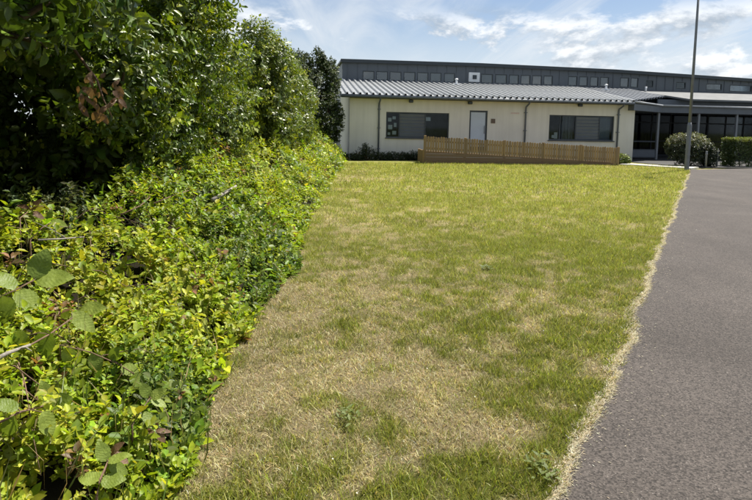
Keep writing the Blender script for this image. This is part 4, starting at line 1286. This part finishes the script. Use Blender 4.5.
def shoot(label, stem, leaves, seed, mesh=LEAFM, lift=0.10, stemw=0.006, name='bramble_shoot', extra=0):
    rr = random.Random(seed)
    pts = [surf(a, b, lift)[0] for a, b in stem]
    foot, _ = surf(*stem[0]); foot = Vector((foot.x, foot.y, 0.55*float(bank_top(np.array([foot.x]), np.array([foot.y]))[0])))
    root = tag(empty(name, foot), label, 'bramble', 'bramble shoots standing out of the bank')
    chain = [Vector((0, 0, -0.02))] + [p-foot for p in pts]
    MB().tube(chain, [stemw]*2 + [stemw*0.7]*(len(chain)-2), 7).build('stem', M['twig'], root, True)
    for (px, py, ln, hd) in leaves:
        p, t = surf(px, py, lift)
        put_leaf(root, rr.choice(mesh), p, 0.86*ln*t/F, hd, rr.uniform(.4, .9), rr)
        # leaf stalk to the nearest stem point
        q_ = min(pts, key=lambda s_: (s_-p).length)
        if (q_-p).length < 0.25: MB().tube([q_-foot, (q_+p)/2-foot+Vector((0, 0, .008)), p-foot], 0.0018, 5).build('leaf_stalk', M['twig'], root, True)
    return root
shoot('arching bramble shoot with two large pale leaflets above the dark gap at the left', [(-6, 360), (30, 345), (50, 334), (72, 318)],
      [(80, 310, 27, 8), (72, 313, 29, -42), (70, 311, 26, -120), (46, 330, 30, -95), (28, 335, 26, -150)], 1, lift=0.14)
shoot('small four leaved bramble sprig at the top of the bank by the dark hollow', [(30, 240), (42, 228), (50, 223)],
      [(50, 222, 17, -15), (49, 222, 15, 150), (51, 224, 16, -60), (48, 221, 12, 80)], 2, lift=0.08)
shoot('bramble shoot with broad pale leaves at the left edge above the arching shoot', [(-8, 300), (15, 290), (34, 280)],
      [(36, 280, 34, 8), (34, 278, 30, 70), (16, 292, 30, -40), (14, 290, 28, 120), (2, 296, 30, -85)], 3, lift=0.14)
shoot('bramble shoot with yellowish leaves low at the left edge of the bank', [(-5, 425), (20, 412), (48, 405)],
      [(48, 404, 24, 20), (47, 402, 22, 100), (42, 412, 26, -70), (18, 410, 24, 150), (14, 416, 26, -110)], 4, lift=0.10)
shoot('bright lime leaved shoot at the lower right corner of the bank', [(186, 455), (190, 440), (194, 428)],
      [(194, 428, 15, 20), (193, 427, 16, 75), (192, 428, 15, 140), (194, 431, 15, -40), (191, 432, 14, -150), (190, 442, 15, 10), (189, 443, 14, 170), (189, 446, 14, -70)], 5, lift=0.07, stemw=0.003)
shoot('thin brownish trailing bramble stem with drooping leaves below the arching shoot', [(60, 345), (90, 352), (120, 365), (134, 374)],
      [(92, 353, 20, -70), (110, 360, 18, 60), (122, 366, 20, -30), (133, 374, 20, -60), (70, 346, 18, -100)], 6, lift=0.10, stemw=0.004)
shoot('bramble shoot with green leaves in the middle of the bank near the bottom edge', [(96, 500), (100, 480), (108, 462)],
      [(108, 462, 22, 30), (107, 461, 21, 110), (109, 464, 20, -30), (100, 480, 22, 170), (101, 482, 22, 10)], 7, lift=0.08)
shoot('bramble shoot with mid green leaves left of the lime shoot', [(132, 425), (140, 412), (150, 398)],
      [(150, 398, 18, 35), (149, 397, 18, 115), (151, 400, 17, -20), (141, 411, 18, 165), (142, 413, 18, -45)], 8, lift=0.08, stemw=0.004)
shoot('withered brown leaved sprig in the bank left of the lime shoot', [(105, 470), (112, 455)],
      [(112, 455, 17, -20), (111, 454, 16, 60), (112, 457, 15, -90), (110, 456, 14, 160)], 9, BROWNM, 0.06, 0.003, 'withered_sprig')
shoot('withered brown leaved sprig below the trailing bramble stem', [(150, 442), (156, 432)],
      [(156, 431, 13, 10), (155, 430, 13, 95), (157, 433, 12, -50), (154, 432, 12, 170)], 10, BROWNM, 0.06, 0.003, 'withered_sprig')
shoot('small reddish brown dead sprig at the left end of the bank top', [(20, 218), (30, 210)],
      [(30, 210, 14, 60), (29, 209, 13, 140), (31, 212, 13, -20), (36, 208, 12, 20)], 11, BROWNM, 0.05, 0.004, 'withered_sprig')

# dead brown leaves hanging in the near tree
rr = random.Random(44)
c0 = at_y(97, 80, 4.3)
dbr = tag(empty('dead_branch', c0), 'cluster of brown withered leaves hanging in the dark hollow of the near tree', 'dead leaves')
MB().tube([(-0.5, 0.25, 0.55), (-0.2, 0.08, 0.22), (0, 0, 0.0), (0.06, -0.02, -0.16), (0.12, 0, -0.30)], [.016, .012, .009, .006, .003], 7).build('twig', M['twig'], dbr, True)
for i in range(46):
    px = rr.uniform(78, 121); py = rr.uniform(76, 116)
    if (px-98)**2/24**2 + (py-95)**2/21**2 > 1: continue
    p = at_y(px, py, 4.25+rr.uniform(-.1, .1))
    put_leaf(dbr, rr.choice(BROWNM), p, rr.uniform(.05, .10), rr.choice((-60, -80, -100, -120, -45, 60)), 0.25, rr)

# grey dead branch and twigs on the bank
def stick(name, label, pix, rad, mat, lift=0.05, forks=0, seed=0):
    rr = random.Random(seed)
    pts = [surf(a, b, lift)[0] for a, b in pix]
    base = pts[0].copy()
    root = tag(empty(name, base), label, 'branch', 'dead branches on the bank')
    ch = [p-base for p in pts]
    n = len(ch)
    MB().tube(ch, [rad*(1-0.4*i/max(1, n-1)) for i in range(n)], 8).build('limb', mat, root, True)
    for k in range(forks):
        a = ch[0].lerp(ch[-1], rr.uniform(.25, .8)); d = Vector((rr.uniform(-.15, .15), rr.uniform(-.15, .15), rr.uniform(.04, .16)))
        MB().tube([a, a+d*.5+Vector((0, 0, .01)), a+d], [rad*.5, rad*.35, rad*.15], 6).build('side_twig', mat, root, True)
    return root
stick('fallen_branch', 'short pale grey broken branch lying across the middle of the bank', [(212, 200), (223, 194), (236, 186)], .026, M['old_wood'], .06, 1, 1)
stick('fallen_branch', 'thick grey brown dead stem poking in from the left edge of the bank', [(-14, 364), (8, 353), (30, 345)], .011, M['old_wood'], .16, 1, 2)
stick('fallen_branch', 'thin pale dead twig along the bank top below the dark hollow', [(38, 240), (60, 239), (84, 237)], .007, M['old_wood'], .07, 2, 3)
stick('fallen_branch', 'brown twiggy dead branch in the litter left of the pale grey branch', [(150, 205), (172, 196), (190, 190)], .008, M['twig'], .02, 5, 4)
stick('fallen_branch', 'thin brown dead branch under the trees behind the litter', [(120, 215), (140, 206), (150, 197)], .007, M['twig'], .02, 3, 5)

# ------------------------------------------------------------------ weeds and specks in the lawn
WM = [toothed_leaf('leaf', m_bramble('weed_leaf', (0.12, 0.165, 0.03), (0.19, 0.23, 0.045), (0.2, 0.25, 0.07)), 0.34, .10, 30, 5)]
WL = [(543, 468, .10, 'leafy green weed patch in the lawn beside the path near the bottom edge'), (487, 268, .12, 'leafy weed patch in the mid lawn right of its centre'),
      (350, 415, .09, 'low leafy weed patch in the dry grass near the bottom centre')]
for k, (px, py, sz, lab) in enumerate(WL):
    p = ground(px, py, 0.012)
    w = tag(empty('lawn_weed', p), lab, 'weed', 'weed rosettes in the lawn')
    rr = random.Random(60+k)
    for i in range(34):
        a = i*2.4+rr.uniform(-.3, .3); up = rr.uniform(.05, .6)
        o = bpy.data.objects.new('leaf', WM[0]); link(o, w)
        o.rotation_euler = Euler((rr.uniform(-.3, .3), -up, a))
        o.scale = [sz*rr.uniform(.28, .55)]*3
        o.location = (max(-.06, min(.06, rr.gauss(0, .04))), max(-.1, min(.1, rr.gauss(0, .05))), rr.uniform(0.004, .02))
r = np.random.default_rng(909)
n = 110
y = 2.0 + 14*r.random(n)**1.5; x = bank_edge(y) + (path_edge(y)-bank_edge(y))*r.random(n)
P = np.stack([x, y, r.uniform(.012, .04, n)], -1); th = r.uniform(0, 6.28, n)
D = np.stack([np.cos(th), np.sin(th), r.normal(0, .2, n)], -1); N = unit(np.stack([r.normal(0, .4, n), r.normal(0, .4, n), np.ones(n)], -1))
L = r.uniform(.005, .013, n); col = jitcol(np.array([.72, .70, .64]), n, r, .12, .02)
o = link(bpy.data.objects.new('petals', leaf_mesh('petals', P, D, N, L, L*.8, col, M['dry_leaf'], True)), gr); o.matrix_parent_inverse = Matrix.Translation(-gr.location); o['kind'] = 'stuff'
